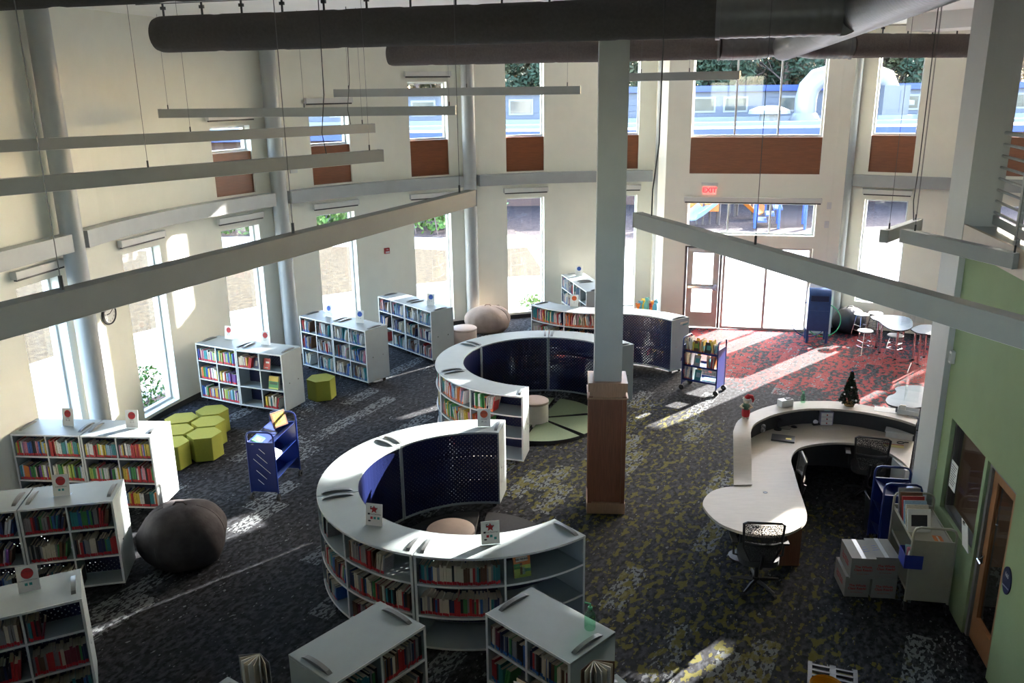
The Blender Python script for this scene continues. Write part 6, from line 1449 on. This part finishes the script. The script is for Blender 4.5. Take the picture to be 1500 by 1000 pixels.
pick = set(order[:285])
for i in sorted(pick):
    M_, look, colr, tape, phrase, row = BOOKS[i]
    o = bpy.data.objects.new('book', book_mesh(colr, tape)); COL.objects.link(o); o.matrix_world = M_
    tag(o, '%s %s book, %s shelf, %s' % (look, colr, row, phrase), 'book', 'books on the ' + phrase)
mb = MB(); mats = CM_ + [M_REDB, M_BLUEB, M_ORB, M_PAGES]
for i, (M_, look, colr, tape, phrase, row) in enumerate(BOOKS):
    if i in pick: continue
    me = book_mesh(colr, tape); vs = [M_ @ v.co for v in me.vertices]; o = len(mb.v); mb.v += vs
    for p in me.polygons:
        mb.f.append([o + k for k in p.vertices]); mb.mi.append((CN_.index(colr), len(CM_) + 'rbo'.index(tape), len(CM_) + 3)[p.material_index])
o = bpy.data.objects.new('books', mb.mesh('books', mats, fix=False)); COL.objects.link(o)
tag(o, 'rows of many small taped library books filling the more distant shelves', 'books', kind='stuff')

# ---- books shown face out
def cover_book(M_, w_, h_, t_, mat, label, bands=(), title=None, name='book', lean=12):
    r = bpy.data.objects.new(name, None); COL.objects.link(r); r.matrix_world = M_ @ Matrix.Rotation(R(-lean), 4, 'X'); tag(r, label, 'book', 'books shown face out'); r.empty_display_size = .05
    mb = MB(); mb.box((-w_ / 2, 0, 0), (w_ / 2, t_, h_), 0); mb.build('cover', mat, r)
    mb = MB(); mb.box((-w_ / 2 + .004, .003, .004), (w_ / 2 + .001, t_ - .003, h_ + .001)); mb.build('pages', M_PAGES, r)
    for nm, x0, z0, x1, z1, mt in bands:
        mb = MB(); mb.box((x0 * w_ - w_ / 2, -.0015, z0 * h_), (x1 * w_ - w_ / 2, 0, z1 * h_)); mb.build(nm, mt, r)
    if title: text(title[0], title[1], FACE(0, -.003, title[2] * h_), title[3], r, bold=.001)
    return r
def in_unit(i, x, y, z, rz=0.0):
    kind, M_ = UNITS[i][:2]
    if kind == 's': return M_ @ Matrix.Translation((x, y, z)) @ Matrix.Rotation(rz, 4, 'Z')
    return M_ @ Matrix.Translation((-RM, 0, 0)) @ Matrix.Rotation(R(x), 4, 'Z') @ Matrix.Translation((RO - y, 0, z)) @ Matrix.Rotation(pi / 2 + rz, 4, 'Z')
names = [u[2] for u in UNITS]
D_ = names.index('half empty bookcase with face-out books'); N3 = names.index('orange-cover end of near ring'); M3 = names.index('curved bookcase with the sunlit end'); N1 = names.index('near ring facing blue truck')
gA, yA, oA, kA, sA, bA = (CM_[CN_.index(k)] for k in ('green', 'yellow', 'orange', 'brown', 'cream', 'pale blue'))
cover_book(in_unit(D_, .64, .06, ROWZ[0]), .15, .21, .02, CM_[CN_.index('red')], 'red book with a white paper-plane shape shown face out', (('plane', .35, .55, .85, .72, M_PAPER), ('caption', .2, .12, .7, .2, M_PAPER)))
cover_book(in_unit(D_, .76, .05, ROWZ[1]), .22, .25, .05, gA, 'green and yellow picture book shown face out on the middle shelf', (('sky', 0, .6, 1, 1, yA), ('hill', .1, .35, .9, .55, mk('dark_green_print', (.02, .08, .03), .5)), ('strip', 0, .0, 1, .12, CM_[CN_.index('lime')])))
cover_book(in_unit(D_, .40, .06, ROWZ[0]), .13, .20, .02, CM_[CN_.index('navy')], 'navy book shown face out beside the red one', (('panel', .3, .2, .7, .7, CM_[CN_.index('grey')]),))
cover_book(in_unit(N3, 6.5, .10, ROWZ[0]), .19, .255, .02, oA, 'orange and green picture book shown face out in the near ring', (('plaque', .15, .68, .85, .88, sA), ('field', 0, 0, 1, .52, CM_[CN_.index('lime')]), ('bush', 0, .38, .38, .60, gA), ('pond', .62, .22, 1, .36, CM_[CN_.index('teal')]), ('girl', .36, .12, .50, .62, kA), ('friend', .5, .12, .66, .42, bA)), ('RED RIDING', .026, .78, M_INK))
cover_book(in_unit(M3, 8.0, .06, ROWZ[0], R(4)), .17, .23, .015, sA, 'cream picture book with a sitting animal leaning face out', (('animal', .35, .15, .68, .55, kA), ('head', .42, .5, .62, .68, CM_[CN_.index('grey')])), ('Bear', .05, .84, M_INK), lean=16)
cover_book(in_unit(M3, -12.5, .05, ROWZ[0], R(3)), .18, .22, .015, sA, 'yellow cream book with a scribbled line drawing face out', (('drawing', .25, .3, .8, .42, M_INK), ('drawing', .35, .48, .7, .56, M_INK)), lean=14)
cover_book(in_unit(N1, -10, .06, ROWZ[0]), .17, .23, .015, CM_[CN_.index('teal')], 'teal book shown face out at the ring side facing the blue truck', (('badge', .3, .4, .7, .7, yA),))
# loose books on trucks
Mt1 = Matrix.Translation(T1.location) @ Matrix.Rotation(rz1, 4, 'Z')
cover_book(Mt1 @ Matrix.Translation((L1 - .16, -.04, .92)) @ Matrix.Rotation(R(-30), 4, 'Z'), .26, .24, .025, kA, 'large framed-cover picture book propped at the far end of the empty blue truck', (('frame', .12, .1, .88, .9, yA), ('scene', .22, .2, .78, .8, mk('cover_scene', (.22, .33, .34), .4, .6, 20))), lean=20)
o = cover_book(Mt1 @ Matrix.Translation((.16, .03, .90)), .20, .14, .012, gA, 'small green book lying on the empty blue truck', (('patch', .3, .3, .7, .7, CM_[CN_.index('lime')]),), lean=70)
o = cover_book(Mt1 @ Matrix.Translation((L1 * .42, -.10, .585)), .30, .20, .01, M_PAPER, 'white paper lying on the middle shelf of the blue truck', (('print', .2, .3, .8, .5, CM_[CN_.index('cream')]),), lean=66)
Mt2 = Matrix.Translation(T2.location) @ Matrix.Rotation(rz2, 4, 'Z')
for x, z, c_, p_, lab in ((.33, .822, kA, CM_[CN_.index('lime')], 'brown book with a lime panel propped on the loaded truck'), (.68, .822, CM_[CN_.index('black')], CM_[CN_.index('teal')], 'black book with a teal panel propped on the loaded truck'), (.38, .522, CM_[CN_.index('grey')], CM_[CN_.index('teal')], 'grey book with a teal panel on the loaded truck, middle shelf'), (.42, .222, CM_[CN_.index('teal')], bA, 'teal book standing on the loaded truck, bottom shelf')):
    o = cover_book(Mt2 @ Matrix.Translation((x * L2, -W2 / 2 + .05, z)), .14, .23, .015, c_, lab, (('panel', .25, .35, .85, .75, p_),), lean=14)
    mb = MB(); mb.box((-.01, .004, .23), (.055, .008, .285)); mb.build('yellow_slip', mk('slip_yellow', (.75, .48, .03), .6), o)
for k in range(3):
    cover_book(Mt2 @ Matrix.Translation((L2 * .74, -W2 / 2 + .05 + .012 * k, .226 + .016 * k)) @ Matrix.Rotation(R(4 * k), 4, 'Z'), .28, .22, .014, (bA, M_PAPER, CM_[CN_.index('teal')])[k], ('pale blue', 'white', 'teal')[k] + ' large book lying flat in the pile on the loaded truck', (('panel', .15, .2, .85, .8, (CM_[CN_.index('teal')], bA, bA)[k]),), lean=90)
# cream truck: leaning picture books
Mtc = Matrix.Translation(TC.location) @ Matrix.Rotation(rzg, 4, 'Z')
for k, (c_, lab) in enumerate(((M_PAPER, 'white picture book with a dark drawing leaning at the front of the cream truck'), (sA, 'pale rainbow-band picture book on the cream truck'), (bA, 'light blue book on the cream truck'), (CM_[CN_.index('red')], 'red spined book on the cream truck'), (kA, 'brown book with yellow band on the cream truck'), (CM_[CN_.index('grey')], 'grey book at the back of the cream truck'))):
    cover_book(Mtc @ Matrix.Translation((.30 + .085 * k, .08, .863)) @ Matrix.Rotation(-pi / 2 + R(6), 4, 'Z'), .26, .27 + .012 * k, .02, c_, lab, (('picture', .15, .25, .85, .75, (M_INK, CM_[CN_.index('pink')], M_PAPER, yA, yA, CM_[CN_.index('navy')])[k]),), lean=17)
o = cover_book(Mtc @ Matrix.Translation((.16, -.14, .864)), .16, .10, .01, oA, 'small orange booklet lying on the cream truck top', (('strip', .1, .4, .9, .6, sA),), lean=88)
# open upright books on the ring ends at the bottom
def open_book(p, rz, label, cov, n=7):
    r = empty('open_book', p, rz, label, 'book', 'upright open books'); h_ = .24
    for k, a in enumerate((-62, 62)): mb = MB(); mb.mbox(Matrix.Rotation(R(a), 4, 'Z') @ Matrix.Translation((0, .085, h_ / 2)), (.004, .17, h_)); mb.build('cover', cov, r)
    for k in range(n):
        a = -52 + 104 * k / (n - 1); mb = MB(); mb.mbox(Matrix.Rotation(R(a), 4, 'Z') @ Matrix.Translation((0, .08, h_ / 2)), (.006, .155, h_ - .012)); mb.build('page', M_PAPER if k % 2 else M_PAGES, r)
p = G(868, 1003, SH); q = Vector((p.x, p.y)) - Vector(CB); q = q.normalized() * 1.72 + Vector(CB); open_book((q.x, q.y, SH), R(200), 'brown covered book standing open on the curved bookcase end', kA)
p = G(400, 1003, SH); q = Vector((p.x, p.y)) - Vector(CB); q = q.normalized() * 1.72 + Vector(CB); open_book((q.x, q.y, SH), R(160), 'white covered book standing open with fanned pages on the curved bookcase', CM_[CN_.index('grey')])
r = empty('display_stand', (.12, 5.75, 0), 0, 'grey display stand inside the ring that holds a fanned open book', 'stand')
mb = MB(); mb.cyl((0, 0), .22, 0, .02, 20); mb.build('base', M_SHELF, r); mb = MB(); mb.cyl((0, 0), .03, .02, 1.05, 12); mb.build('pole', M_SHELF, r); mb = MB(); mb.box((-.2, -.15, 1.05), (.2, .15, 1.07)); mb.build('tray', M_SHELF, r)
open_book((.12, 5.80, 1.071), R(100), 'fanned open book on the grey display stand', M_INK)
